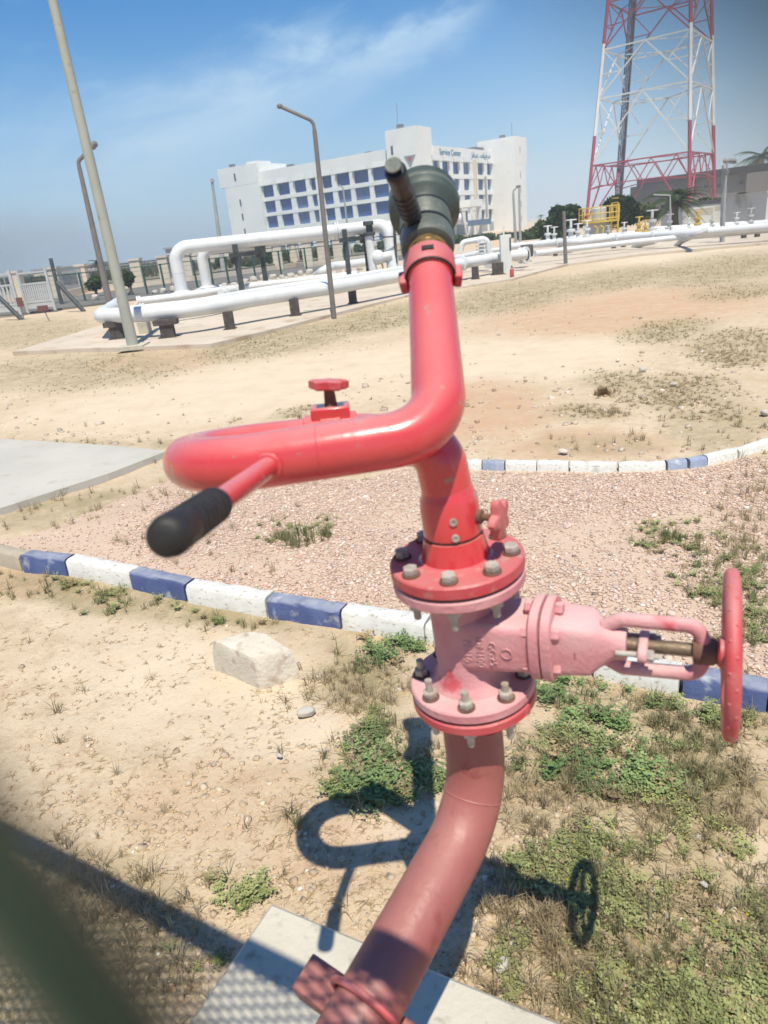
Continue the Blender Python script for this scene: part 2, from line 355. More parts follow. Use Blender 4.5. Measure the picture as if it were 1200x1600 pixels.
def ell(u, v, cx, cy, rx, ry, ang=0.):
    c, s_ = math.cos(R(ang)), math.sin(R(ang)); a = ((u-cx)*c+(v-cy)*s_)/rx; b = (-(u-cx)*s_+(v-cy)*c)/ry
    return np.clip(1.35-(a*a+b*b), 0, 1)
WEED = [(575, 1000, 95, 42, 0), (560, 965, 60, 18, 0), (590, 1195, 105, 62, -8), (600, 1150, 50, 50, 0), (960, 1095, 160, 42, 14), (1090, 1150, 80, 40, 0), (900, 1070, 70, 30, 0), (980, 1200, 190, 42, 5), (870, 1170, 80, 40, 0), (1010, 1440, 120, 110, 0), (1080, 1330, 80, 80, 10),
        (950, 1330, 90, 50, 0), (1150, 1460, 90, 140, 0), (860, 1360, 70, 40, 0), (1000, 1560, 140, 70, 0), (380, 1385, 60, 34, 0, .35), (445, 1275, 30, 18, 0), (250, 1470, 50, 30, 0, .4), (310, 1485, 40, 22, 0, .4), (475, 815, 55, 32, 0), (440, 830, 45, 20, 0), (150, 925, 80, 28, 10), (330, 950, 80, 18, 10),
        (1050, 835, 75, 26, 0), (1140, 900, 80, 60, 0), (1170, 1000, 60, 60, 0), (1190, 1120, 40, 40, 0), (800, 1500, 40, 50, 0)]
DRY = [(120, 575, 190, 30, -4, .8), (40, 520, 130, 24, -4, .8), (430, 530, 150, 24, -10), (590, 497, 110, 20, -10), (800, 462, 130, 24, -9), (960, 436, 130, 18, -9), (1120, 420, 130, 26, -7), (1150, 455, 80, 14, -6, .8), (1040, 515, 80, 18, -8, .9), (1150, 540, 80, 30, 0, .8), (960, 590, 60, 14, 0, .7), (1060, 610, 110, 30, 0, .65), (920, 640, 70, 14, 0, .6), (1120, 660, 90, 40, 0, .75), (930, 690, 110, 18, 0, .6), (270, 690, 60, 8, 0, .9), (110, 690, 110, 7, 0, .8),
       (200, 930, 280, 30, 8), (120, 790, 150, 26, -8, .9), (320, 770, 90, 40, 0, .9), (300, 850, 120, 26, 8, .6), (60, 862, 60, 20, 0), (560, 1060, 90, 50, 0), (850, 1240, 140, 60, 0), (1100, 1240, 120, 70, 0), (960, 1500, 220, 140, 0), (900, 1400, 150, 80, 0), (160, 1440, 160, 120, 20), (1180, 800, 70, 90, 0), (480, 640, 60, 10, -6, .7), (740, 740, 40, 10, 0, .8)]
REDS = [(980, 485, 240, 34, -6, 1.), (760, 640, 110, 50, 0, 1.), (900, 690, 160, 26, 0, .8), (250, 560, 110, 18, -4, .7), (560, 1320, 170, 70, 0, .5), (750, 1180, 90, 200, 0, .3), (60, 900, 90, 30, 0, .8), (330, 1250, 160, 70, 0, .35)]
PALE = [(420, 590, 260, 36, -8), (860, 560, 160, 34, -6), (330, 620, 330, 42, -6), (750, 560, 180, 36, -8), (640, 560, 200, 30, -6), (360, 1080, 260, 100, 12), (620, 1290, 90, 40, 0), (870, 1280, 120, 30, 10), (1180, 1330, 60, 50, 0), (900, 540, 130, 20, -5), (1100, 395, 180, 18, -4)]
def zone(u, v, L):
    out = np.zeros_like(u)
    for q in L: out = np.maximum(out, ell(u, v, *q[:5])*(q[5] if len(q) > 5 else 1.))
    return out
KERB_A = [(-30, 861), (45, 880), (115, 887), (215, 908), (300, 928), (425, 949), (540, 968), (670, 989), (800, 1014), (930, 1042), (1065, 1069), (1200, 1095), (1330, 1121)]
KA = [G(*p) for p in KERB_A]
KERB_B = [(640, 722), (690, 723), (755, 725), (790, 726), (840, 727), (890, 728), (965, 729), (1040, 727), (1072, 724), (1100, 719), (1148, 709), (1200, 693), (1280, 660)]
KB = [G(*p) for p in KERB_B]
def pnt_in(poly, x, y):
    ins = np.zeros(len(x), bool); n = len(poly); j = n-1
    for i in range(n):
        xi, yi, xj, yj = poly[i][0], poly[i][1], poly[j][0], poly[j][1]
        c = ((yi > y) != (yj > y)) & (x < (xj-xi)*(y-yi)/((yj-yi) or 1e-9)+xi); ins ^= c; j = i
    return ins
PAD = [G(-400, 640), G(0, 689), G(175, 700), G(262, 709), G(170, 745), G(0, 800), G(-330, 880)]
BED = [G(-60, 850)] + [p+Vector((.02, .08, 0)) for p in KA[1:]] + [Vector((3.4, 3.0, 0)), Vector((3.7, 4.9, 0))] + [p-Vector((0, .06, 0)) for p in KB[-3::-1]] + [G(560, 745), G(420, 740), G(290, 735), G(200, 770), G(60, 825)]
gu, gv = proj(gx, gy)
front = (gy > .25) & (gv < 2400)
weed = np.where(front, zone(gu, gv, WEED), 0.); dry = np.where(front, zone(gu, gv, DRY), 0.)
red = np.where(front, zone(gu, gv, REDS), 0.); pale = np.where(front, zone(gu, gv, PALE), 0.)
bed = pnt_in(BED, gx, gy).astype(float)
near = np.clip(1-(np.hypot(gx, gy)-4)/10, 0, 1)
gz = (fbm(gx, gy, 1.1, 3, 3.)-.44)*.05*near + (fbm(gx, gy, 9., 3, 8.)-.44)*.026*near*(1-.5*bed) + (fbm(gx, gy, .12, 3, 1.)-.44)*.10*np.clip(np.hypot(gx, gy)/12-.5, 0, 1)
gz -= .03
seg = np.full_like(gx, 9.)
for a, b in zip(KA[:-1], KA[1:]):                     # settle the soil a little below the kerb line
    d = (b-a).xy; t = np.clip(((gx-a.x)*d.x+(gy-a.y)*d.y)/d.length_squared, 0, 1); seg = np.minimum(seg, np.hypot(gx-a.x-t*d.x, gy-a.y-t*d.y))
gz = np.where(seg < .15, np.minimum(gz, -.02), gz)
nx, ny = len(xs), len(ys); ii = (np.arange(ny-1)[:, None]*nx+np.arange(nx-1)[None]).ravel()
ground = np_mesh('ground', np.stack([gx, gy, gz], 1), np.stack([ii, ii+1, ii+1+nx, ii+nx], 1), None, None, 'structure')
for nm, ar in (('weed', weed), ('dry', dry), ('red', red), ('pale', pale), ('bed', bed), ('field', np.clip((gy-62)/8, 0, 1)*np.clip((8-gx+ (gy-62)*.1)/10, 0, 1))):
    at = ground.data.attributes.new(nm, 'FLOAT', 'POINT'); at.data.foreach_set('value', ar.astype(np.float32))
ground.data.shade_smooth()
def ground_h(x, y):
    i = np.clip(np.searchsorted(xs, x)-1, 0, nx-2); j = np.clip(np.searchsorted(ys, y)-1, 0, ny-2)
    a = (x-xs[i])/(xs[i+1]-xs[i]); b = (y-ys[j])/(ys[j+1]-ys[j]); Z = gz.reshape(ny, nx)
    return (Z[j, i]*(1-a)+Z[j, i+1]*a)*(1-b)+(Z[j+1, i]*(1-a)+Z[j+1, i+1]*a)*b
gm = bpy.data.materials.new('sandy_soil'); gm.use_nodes = True; nt = gm.node_tree; gb = nt.nodes['Principled BSDF']
gb.inputs['Roughness'].default_value = .97; gb.inputs['Specular IOR Level'].default_value = .15
gco = nt.nodes.new('ShaderNodeTexCoord')
def gn(scale, detail=7, rough=.6):
    n = nt.nodes.new('ShaderNodeTexNoise'); n.inputs['Scale'].default_value = scale; n.inputs['Detail'].default_value = detail; n.inputs['Roughness'].default_value = rough
    nt.links.new(gco.outputs['Object'], n.inputs['Vector']); return n.outputs['Fac']
def gmr(x, a, b, c=0., d=1.):
    n = nt.nodes.new('ShaderNodeMapRange'); nt.links.new(x, n.inputs[0])
    for i, q in enumerate((a, b, c, d)): n.inputs[i+1].default_value = q
    return n.outputs[0]
def gat(nm):
    n = nt.nodes.new('ShaderNodeAttribute'); n.attribute_name = nm; return n.outputs['Fac']
def gma(op, a, b):
    n = nt.nodes.new('ShaderNodeMath'); n.operation = op; n.use_clamp = True
    for i, q in enumerate((a, b)):
        if isinstance(q, (int, float)): n.inputs[i].default_value = q
        else: nt.links.new(q, n.inputs[i])
    return n.outputs[0]
def gmx(f, a, b):
    n = nt.nodes.new('ShaderNodeMixRGB'); nt.links.new(f, n.inputs[0])
    for i, q in ((1, a), (2, b)):
        if isinstance(q, tuple): n.inputs[i].default_value = (*q, 1)
        else: nt.links.new(q, n.inputs[i])
    return n.outputs[0]
c = gmx(gmr(gn(.9), .36, .62), (.535, .42, .29), (.60, .485, .35))
c = gmx(gma('MULTIPLY', gmr(gn(5.5), .46, .66), .5), c, (.45, .325, .21))
c = gmx(gma('MULTIPLY', gmr(gn(17, 5, .7), .52, .68), .6), c, (.39, .275, .175))
c = gmx(gma('MULTIPLY', gmr(gn(31, 4, .65), .56, .68), .7), c, (.58, .49, .365))
c = gmx(gma('MULTIPLY', gmr(gn(95, 3, .6), .60, .70), .6), c, (.25, .18, .12))
c = gmx(gma('MULTIPLY', gat('pale'), gmr(gn(2.2), .25, .6, .25, .95)), c, (.64, .525, .395))
c = gmx(gma('MULTIPLY', gat('red'), gmr(gn(3.1), .3, .6, .25, .95)), c, (.51, .33, .215))
c = gmx(gma('MULTIPLY', gat('dry'), gmr(gn(2.6, 12, .85), .38, .58, .1, 1.)), c, (.30, .25, .145))
c = gmx(gma('MULTIPLY', gat('weed'), gmr(gn(6.), .35, .6, .1, .7)), c, (.34, .27, .16))
c = gmx(gma('MULTIPLY', gat('bed'), .7), c, gmx(gmr(gn(40, 3), .4, .6), (.59, .445, .365), (.55, .405, .325)))
c = gmx(gat('field'), c, gmx(gmr(gn(.05), .4, .6), (.15, .145, .10), (.21, .19, .13)))
c = gmx(gma('MULTIPLY', gmr(gn(70, 3), .62, .72), .55), c, (.56, .48, .38))
nt.links.new(c, gb.inputs['Base Color'])
h1 = gn(38, 8, .7); bp = nt.nodes.new('ShaderNodeBump'); bp.inputs['Strength'].default_value = .6; bp.inputs['Distance'].default_value = .02
nt.links.new(h1, bp.inputs['Height']); nt.links.new(bp.outputs[0], gb.inputs['Normal'])
ground.data.materials.append(gm)

def sheet(name, pts, z, m, kind='structure', th=.06):
    mb = MB(); n = len(pts); mb.v += [(p[0], p[1], z) for p in pts]+[(p[0], p[1], z-th) for p in pts]
    mb.f.append(tuple(range(n)) ); mb.f += [(i, n+i, n+(i+1) % n, (i+1) % n) for i in range(n)]
    ob = mb.build(name, m, smooth=False); ob['kind'] = kind
    me = ob.data
    if me.polygons[0].normal.z < 0: me.flip_normals()
    return ob
sheet('concrete_pad', PAD, .03, M['pad'], th=.2)
sheet('path', [G(20, 553), G(120, 548), G(210, 546), G(330, 541), G(430, 517), G(540, 488), G(640, 463), G(730, 449), G(800, 438), G(884, 415), G(1000, 399), G(1200, 381), G(1500, 352), Vector((36, 48, 0)), G(900, 372), G(700, 395), G(440, 432), G(230, 462), G(160, 510)], .05, M['strip'], th=.25)
sheet('road', [G(-200, 512), G(-60, 500), G(60, 488), G(230, 466), G(440, 434), G(600, 412), G(700, 398), G(690, 392), G(560, 405), G(430, 420), G(260, 444), G(100, 466), G(-120, 485), G(-260, 495)], .058, M['asphalt'], th=.2)

# ------------------------------------------------------------------ kerbs (painted stones, one object each)
def kerb(line, cols, w, h, label):
    k = thing('kerb', line[0], label, None, None, 'structure')
    for i, (a, b) in enumerate(zip(line[:-1], line[1:])):
        d = (b-a); L = d.length; d.normalize(); x = Vector((d.y, -d.x, 0)); n = max(1, round(L/.52)); l = L/n
        for q in range(n):
            mb = MB(); t0 = q*l+.006+random.uniform(-.003, .003); t1 = (q+1)*l-.006; z = random.uniform(-.006, .006); sh = random.uniform(-.006, .006)
            o = a + x*sh
            prof = [(-w/2, -.1), (-w/2, h-.012), (-w/2+.012, h), (w/2-.014, h), (w/2, h-.016), (w/2+.006, -.1)]
            ts = [t0, t0+.006]+[t0+(t1-t0)*k_/9 for k_ in range(1, 9)]+[t1-.006, t1]; rg = []
            for t in ts:
                e_ = .985 if t in (t0, t1) else 1.
                rg.append([o + d*t + x*(p[0]*e_+random.uniform(-.0022, .0022)) + Vector((0, 0, p[1]*(e_ if p[1] > 0 else 1)+z+(random.uniform(-.0035, .0015)-(random.random() < .12)*.006 if p[1] > 0 else 0))) for p in prof])
            mb.rings(rg)
            mb.build('kerb_stone', M[{'b': 'kerb_blue', 'w': 'kerb_white', 'c': 'kerb_bare', 'f': 'kerb_faint'}[cols[i]]], k, ang=50)
    return k
kerb(KA, 'cbwbwbwwwwbb', .10, .08, 'blue and white painted kerb along the near side of the gravel bed')
kerb(KB, 'wwfwwwwffwww', .075, .035, 'thin blue and white painted kerb along the far side of the gravel bed')

# ------------------------------------------------------------------ scatter prototypes
def weed_proto(seed, stems=8, leaves=6, h=1.):
    r = random.Random(seed); V, F = [], []
    for s_ in range(stems):
        az = 2*math.pi*s_/stems+r.uniform(-.4, .4); lean = r.uniform(.35, 1.2); L = r.uniform(.6, 1.)
        for k in range(leaves):
            t = (k+1)/leaves; e = Vector((math.cos(az)*math.sin(lean*t)*L*t, math.sin(az)*math.sin(lean*t)*L*t, math.cos(lean*t)*L*t*h*.8))
            for sd in (-1, 1):
                la = az+sd*r.uniform(.6, 1.3); ll = r.uniform(.14, .26)*(1.15-.5*t); lw = ll*.36
                dx = Vector((math.cos(la), math.sin(la), r.uniform(.0, .7))).normalized(); sx = Vector((-dx.y, dx.x, r.uniform(-.4, .4))).normalized()
                i = len(V); V += [e, e+dx*ll*.5+sx*lw, e+dx*ll+Vector((0, 0, -.03)), e+dx*ll*.5-sx*lw]; F += [(i, i+1, i+2), (i, i+2, i+3)]
    return np.array([tuple(v) for v in V]), np.array(F)
def tuft_proto(seed, n=14, spread=.8, w=.022):
    r = random.Random(seed); V, F = [], []
    for k in range(n):
        az = r.uniform(0, 6.28); lean = abs(r.gauss(0, spread*.6)); L = r.uniform(.5, 1.); b = Vector((r.uniform(-.12, .12), r.uniform(-.12, .12), -.05))
        d = Vector((math.cos(az), math.sin(az), 0)); s_ = Vector((-d.y, d.x, 0))*w
        m_ = b+d*L*.4*math.sin(lean*.6)+Vector((0, 0, L*.55*math.cos(lean*.5))); e = b+d*L*math.sin(lean)+Vector((0, 0, max(.03, L*math.cos(lean))))
        i = len(V); V += [b+s_, b-s_, m_+s_*.8, m_-s_*.8, e]; F += [(i, i+1, i+3), (i, i+3, i+2), (i+2, i+3, i+4)]
    return np.array([tuple(v) for v in V]), np.array(F)
def stone_proto(seed):
    r = random.Random(seed); V = []
    for sx, sy, sz in ((-1, -1, -1), (1, -1, -1), (1, 1, -1), (-1, 1, -1), (-1, -1, 1), (1, -1, 1), (1, 1, 1), (-1, 1, 1)):
        V.append([sx*r.uniform(.25, .6), sy*r.uniform(.25, .55), sz*r.uniform(.18, .5)])
    F = [(0, 3, 2, 1), (4, 5, 6, 7), (0, 1, 5, 4), (1, 2, 6, 5), (2, 3, 7, 6), (3, 0, 4, 7)]
    return np.array(V), np.array([t for a, b, c_, d in F for t in ((a, b, c_), (a, c_, d))])
SLAB_C = Vector((-.44, 1.445, 0)); SE1 = Vector((.877, -.480, 0)); SE2 = Vector((-.480, -.877, 0)); SLAB_L, SLAB_W, SLAB_H = 1.15, .95, .06
def free(x, y):                                       # where ground cover may stand
    q = ((x-SLAB_C.x)*SE1.x+(y-SLAB_C.y)*SE1.y, (x-SLAB_C.x)*SE2.x+(y-SLAB_C.y)*SE2.y)
    ok = ~((q[0] > -.01) & (q[0] < SLAB_L+.01) & (q[1] > -.01) & (q[1] < SLAB_W))
    ok &= ~pnt_in(PAD, x, y)
    for line, w in ((KA, .085), (KB, .07)):
        for a, b in zip(line[:-1], line[1:]):
            d = (b-a).xy; t = np.clip(((x-a.x)*d.x+(y-a.y)*d.y)/d.length_squared, 0, 1); ok &= np.hypot(x-a.x-t*d.x, y-a.y-t*d.y) > w
    return ok
def candidates(n, v0, v1, u0=-60, u1=1260):           # random spots on the ground over the visible sector, denser near
    u = RNG.uniform(u0, u1, n); v = RNG.uniform(v0, v1, n)
    a, b = (u-600)/FPX, (800-v)/FPX
    dx = a*ix.x+b*iy.x; dy = fwd.y+a*ix.y+b*iy.y; dz = fwd.z+a*ix.z+b*iy.z
    ok = dz < -.015; t = -CAM_H/np.where(ok, dz, -1); x, y = dx*t, dy*t
    return u[ok], v[ok], x[ok], y[ok]
def tintmix(n, a, b, jit=.15):
    t = RNG.random((n, 1)); return (np.array(a)*(1-t)+np.array(b)*t)*(1+RNG.normal(0, jit, (n, 1))).clip(.5, 1.6)
# crushed pink gravel of the bed
nst = 190000
x = RNG.uniform(-3.6, 4., nst); y = RNG.uniform(1.9, 7., nst); u, v = proj(x, y)
ok = pnt_in(BED, x, y) & (u > -80) & (u < 1290) & (v < 1700); x, y, u, v = x[ok], y[ok], u[ok], v[ok]
cov = np.clip((fbm(x, y, 1.6, 3, 6.)-.18)*4., .25, 1.)*np.clip((u-140)/220, .12, 1.)*np.where(u > 1000, .7, 1.); ok = (RNG.random(len(x)) < cov) & free(x, y); x, y = x[ok], y[ok]
n = len(x); tn = tintmix(n, (.56, .405, .33), (.67, .525, .44), .08); w = RNG.random(n); tn[w > .93] = tintmix((w > .93).sum(), (.64, .58, .5), (.7, .64, .57)); tn[w < .06] = tintmix((w < .06).sum(), (.36, .24, .19), (.42, .29, .23))
scatter('gravel', [stone_proto(i) for i in range(9)], np.stack([x, y, ground_h(x, y)+.004], 1), RNG.uniform(0, 6.28, n), RNG.lognormal(-4.62, .42, n)[:, None]*np.array([[1., 1., .8]]), tn, M['stone'], RNG.uniform(-.5, .5, n))
# loose stones in the near soil
u, v, x, y = candidates(6500, 900, 1640); ok = free(x, y) & ~pnt_in(BED, x, y); x, y, u, v = x[ok], y[ok], u[ok], v[ok]
ok = RNG.random(len(x)) < np.where(zone(u, v, [(560, 1300, 260, 160, 0), (250, 1380, 260, 150, 0), (480, 1110, 90, 60, 0), (770, 1500, 120, 120, 0)]) > 0, 1., .35); x, y = x[ok], y[ok]
n = len(x); tn = tintmix(n, (.42, .31, .215), (.56, .455, .34), .10); w = RNG.random(n); tn[w > .975] = (.64, .59, .52)
scatter('pebbles', [stone_proto(40+i) for i in range(8)], np.stack([x, y, ground_h(x, y)+.001], 1), RNG.uniform(0, 6.28, n), RNG.lognormal(-4.75, .5, n).clip(.003, .03), tn, M['stone'], RNG.uniform(-.4, .4, n))
u, v, x, y = candidates(1300, 480, 720); ok = free(x, y) & (zone(u, v, PALE) < .9); x, y = x[ok], y[ok]; n = len(x)
scatter('scattered_stones', [stone_proto(60+i) for i in range(8)], np.stack([x, y, ground_h(x, y)+.003], 1), RNG.uniform(0, 6.28, n), RNG.lognormal(-3.7, .45, n).clip(.01, .1), tintmix(n, (.36, .25, .18), (.58, .5, .42), .12), M['stone'], RNG.uniform(-.4, .4, n))
# green weeds
u, v, x, y = candidates(15000, 770, 1640); wz = zone(u, v, WEED)*np.clip((fbm(x, y, 6., 3, 5.)-.345)*3.4, 0.05, 1.); ok = (RNG.random(len(x)) < wz*.85) & free(x, y); x, y, u, v = x[ok], y[ok], u[ok], v[ok]
n = len(x); lush = zone(u, v, [(575, 1000, 110, 50, 0), (960, 1100, 180, 60, 14), (600, 1195, 110, 62, 0), (1000, 1200, 180, 40, 0)])[:, None]
tn = tintmix(n, (.25, .285, .11), (.38, .39, .18), .15)*(1-lush)+tintmix(n, (.155, .24, .09), (.25, .33, .14), .15)*lush
fv = fbm(x, y, 2.3, 3, 11.)[:, None]; tn = tn*(.72+.6*fv)*np.array([[1., 1., 1.]])+np.array([[.05, .0, .0]])*(fv-.45); dead = RNG.random(n) < .12; tn[dead] = tintmix(dead.sum(), (.30, .23, .13), (.42, .33, .20))
scatter('weeds', [weed_proto(i, 7+i % 3, 5+i % 2) for i in range(7)], np.stack([x, y, ground_h(x, y)], 1), RNG.uniform(0, 6.28, n), RNG.uniform(.03, .075, n)*(1+.5*lush[:, 0]), tn, M['leaf'])
# small yellow flower heads in the weeds
k = RNG.choice(n, 34, replace=False); fl = np.array([[math.cos(a)*.5, math.sin(a)*.5, .1*(i % 2)] for i, a in enumerate(np.arange(0, 6.28, 6.2832/6))]); ff = np.array([(0, 1, 2), (0, 2, 3), (0, 3, 4), (0, 4, 5)])
scatter('flowers', [(fl, ff)], np.stack([x[k], y[k], ground_h(x[k], y[k])+RNG.uniform(.05, .08, 34)], 1), RNG.uniform(0, 6, 34), RNG.uniform(.004, .009, 34), tintmix(34, (.55, .46, .02), (.6, .5, .04), .05), M['straw'])
# flattened straw litter on the near soil
u2, v2, x2, y2 = candidates(7000, 880, 1640); ok = free(x2, y2) & ~pnt_in(BED, x2, y2) & (RNG.random(len(x2)) < np.clip((fbm(x2, y2, 3.5, 4, 21.)-.30)*4., .03, 1.)); x2, y2 = x2[ok], y2[ok]; n2 = len(x2)
scatter('litter', [tuft_proto(120+i, 7, 2.6, .03) for i in range(6)], np.stack([x2, y2, ground_h(x2, y2)+.001], 1), RNG.uniform(0, 6.28, n2), RNG.uniform(.018, .055, n2)[:, None]*np.array([[1., 1., .22]]), tintmix(n2, (.48, .37, .23), (.66, .56, .40), .1), M['straw'])
# taller grass clumps standing in the gravel, each a thing of its own
for u_, v_, h_, lab_, col_ in ((482, 842, .27, 'tall grey green grass clump in the gravel below the monitor loop', ((.22, .235, .12), (.34, .33, .18))), (437, 838, .15, 'short grass clump in the gravel just left of the taller clump', ((.25, .25, .13), (.36, .34, .19))), (1052, 838, .16, 'straggly grey green clump in the gravel above the handwheel', ((.20, .24, .11), (.33, .33, .18))), (945, 612, .22, 'dry brown stalky clump on the bare ground beyond the far kerb', ((.28, .19, .11), (.40, .29, .18)))):
    c_ = G(u_, v_); k_ = 26; a_ = RNG.uniform(0, 6.28, k_); r_ = RNG.uniform(0, 1, k_)**.7*h_*.55
    ob_ = scatter('grass_clump', [tuft_proto(200+q, 12, 1., .02) for q in range(5)], np.stack([np.cos(a_)*r_, np.sin(a_)*r_, np.zeros(k_)], 1), RNG.uniform(0, 6.28, k_), RNG.uniform(.55, 1., k_)*h_*.8*(1-.5*r_/h_), tintmix(k_, *col_), M['straw'], kind=None)
    ob_.location = (c_.x, c_.y, float(ground_h(np.array([c_.x]), np.array([c_.y]))[0])); tag(ob_, lab_, 'grass clump')
# dry grass: near, then far
u, v, x, y = candidates(26000, 640, 1640); dz_ = np.maximum(zone(u, v, DRY)*.9, zone(u, v, WEED)*.5)*(.1+1.7*np.clip(fbm(x, y, 3., 3, 2.)-.25, 0, 1)); inb = pnt_in(BED, x, y) & (u > 330) & (u < 1000)
ok = (RNG.random(len(x)) < np.where(inb, dz_*.12, dz_*.8)+.006) & free(x, y); x, y, u, v = x[ok], y[ok], u[ok], v[ok]; n = len(x)
g_ = np.clip(zone(u, v, WEED)*.8+zone(u, v, [(200, 930, 280, 32, 8)])*.75, 0, 1)[:, None]; tn = tintmix(n, (.40, .32, .20), (.54, .45, .30), .14)*(1-g_)+tintmix(n, (.22, .225, .11), (.33, .31, .17), .15)*g_
dist_ = np.hypot(x, y)
scatter('dry_grass', [tuft_proto(i, 12, 1.5, .018) for i in range(7)], np.stack([x, y, ground_h(x, y)], 1), RNG.uniform(0, 6.28, n), RNG.uniform(.035, .10, n)*(1+.06*dist_), tn, M['straw'])
u, v, x, y = candidates(72000, 385, 650); dz_ = zone(u, v, DRY)*(.08+1.9*np.clip(fbm(x, y, .9, 4, 4.)-.27, 0, 1))
pathpoly = [p for p in (G(20, 553), G(120, 548), G(210, 546), G(330, 541), G(430, 517), G(540, 488), G(640, 463), G(730, 449), G(800, 438), G(884, 415), G(1000, 399), G(1200, 381), G(1500, 352), Vector((36, 48, 0)), G(700, 395), G(230, 462), G(160, 510))]
ok = (RNG.random(len(x)) < dz_*1.0+.003) & free(x, y) & ~pnt_in(pathpoly, x, y) & (y < 34); x, y, u, v = x[ok], y[ok], u[ok], v[ok]; n = len(x)
g_ = zone(u, v, [(430, 530, 160, 22, -9), (600, 498, 180, 20, -9), (880, 445, 230, 16, -6), (1040, 505, 100, 20, 0), (1160, 440, 80, 20, 0)])[:, None]*.75
tn = tintmix(n, (.43, .35, .22), (.54, .45, .31), .10)*(1-g_)+tintmix(n, (.31, .30, .165), (.41, .375, .22), .1)*g_
scatter('straw_grass', [tuft_proto(30+i, 10, 1.9, .035) for i in range(6)], np.stack([x, y, ground_h(x, y)], 1), RNG.uniform(0, 6.28, n), RNG.uniform(.03, .10, n)[:, None]*np.array([[1., 1., .5]]), tn, M['straw'])

# ------------------------------------------------------------------ concrete slab, chain-link fence the picture is taken through
Zu = Vector((0, 0, 1))
mb = MB()
def slab_pt(a, b, z): return SLAB_C + SE1*a + SE2*b + Zu*z
ch = .012
mb.rings([[slab_pt(a+e*sx, b+e*sy, z) for a, b, sx, sy in ((0, 0, 1, 1), (SLAB_L, 0, -1, 1), (SLAB_L, SLAB_W, -1, -1), (0, SLAB_W, 1, -1))] for e, z in ((0, -.1), (0, SLAB_H-ch), (ch, SLAB_H))])
sl_ = mb.build('concrete_slab', M['concrete'], smooth=False); tag(sl_, 'low cast concrete slab under the red pipe beside the fence', 'slab')

FN = Vector((.507, .862, 0)).normalized(); FE = Vector((FN.y, -FN.x, 0)); FD = .013; FA = .035; FU0, FZ0 = -.019, -.0119
def fpt(u, z, off=0.): return FN*(FD+off) + FE*u + Zu*z
RAIL_Z = 2.46
fence = thing('chain_link_fence', fpt(-.9, 0), 'green chain-link fence seen as blurred wires right at the lens', 'fence')
for pu in (-1.95, 1.35):
    MB().tube([fpt(pu, -.2, -.04), fpt(pu, RAIL_Z+.06, -.04)], .03, 14).build('post', M['fence_post'], fence)
MB().frame(fpt(0, RAIL_Z, -.02), FE, FN, Zu, (-2.0, -.02, -.05), (1.4, .02, .05)).build('top_rail', M['fence_post'], fence)
MB().tube([fpt(-1.95, .06, -.012), fpt(1.35, .06, -.012)], .004, 6).build('tension_wire', M['wire'], fence)
V, F = [], []; nu = int(3.2/FA); nz_ = int((RAIL_Z-.04)/FA); z_ph = (CAM_H+FZ0) % FA; u_ph = FU0
k0 = round((CAM_H+FZ0-z_ph)/FA)
for i in range(-52, 38):
    pts = []
    for j in range(nz_+1):
        z = z_ph+j*FA
        if z > RAIL_Z: break
        s_ = ((j-k0)+i) % 2                             # diamond centred on (FU0, FZ0): vertices where the parity is odd
        uu = u_ph+(i+(0 if s_ else 1))*FA
        pts.append(fpt(uu, z, .0012 if s_ else -.0012))
    b = len(V); n_ = 5
    for q in pts:
        V += [tuple(q+(FN*math.cos(t)+FE*math.sin(t))*.0033) for t in [2*math.pi*w/n_ for w in range(n_)]]
    for j in range(len(pts)-1):
        for w in range(n_): F.append((b+j*n_+w, b+j*n_+(w+1) % n_, b+(j+1)*n_+(w+1) % n_, b+(j+1)*n_+w))
me_ = bpy.data.meshes.new('wire_mesh'); me_.from_pydata([tuple(Vector(p)-ORG[fence]) for p in V], [], F); me_.shade_smooth(); me_.materials.append(M['wire'])
wm = bpy.data.objects.new('wire_mesh', me_); COL.objects.link(wm); wm.parent = fence; wm['kind'] = 'stuff'

# ------------------------------------------------------------------ fire monitor on its gate valve and pipe: one thing
AXX, AXY = .118, 1.05
ax = lambda z: Vector((AXX+(1.27-z)*.06-.004, AXY, z))
AXD = Vector((-.06, 0, 1)).normalized()
def alathe(prof, n=40):                               # turned piece on the monitor's axis; prof gives (radius, height)
    zc = sum(z for _, z in prof)/len(prof); return MB().lathe(ax(zc), AXD, [(r, z-zc) for r, z in prof], n)
fm = thing('fire_monitor', (AXX, AXY, 0), 'red fire water monitor with looped waterway, pink gate valve and grey nozzle', 'fire monitor')
# inlet pipe coming up from beside the fence
ip = fillet([(-.215, .575, -.02), (-.215, .575, .66), (-.004, .835, .735), (AXX+.004, AXY, .78), ax(.985)], [.09, .2, .16], 12)
ip = fillet([(-.25, .56, -.02), (-.25, .56, .60), (AXX+.010, AXY-.01, .755), ax(1.012)-Vector((.010, 0, 0))], [.13, .17], 14)
pipe = MB().tube(ip, .0555, 28).build('inlet_pipe', M['primer'], fm)
MB().torus(ip[-8], ip[-7]-ip[-9], .0545, .0022, 36, 6).build('weld_seam', M['primer'], pipe)
MB().torus(ax(.95), Zu, .0545, .002, 36, 6).build('weld_seam', M['primer'], pipe)
def flange(name, z0, z1, m, r=.1125, hub=None):
    t = .003
    return alathe([(.03, z0), (r-t, z0), (r, z0+t), (r, z1-t), (r-t, z1), (.03, z1)], 56).build(name, m, fm)
pf = flange('pipe_flange', 1.000, 1.020, M['red_flange'])
alathe([(.03, 1.0202), (.106, 1.0202), (.106, 1.0245), (.03, 1.0245)], 48).build('gasket', M['rust'], pf)
vf = flange('valve_flange', 1.0247, 1.045, M['pink'])
vf2 = flange('valve_flange', 1.240, 1.260, M['pink'])
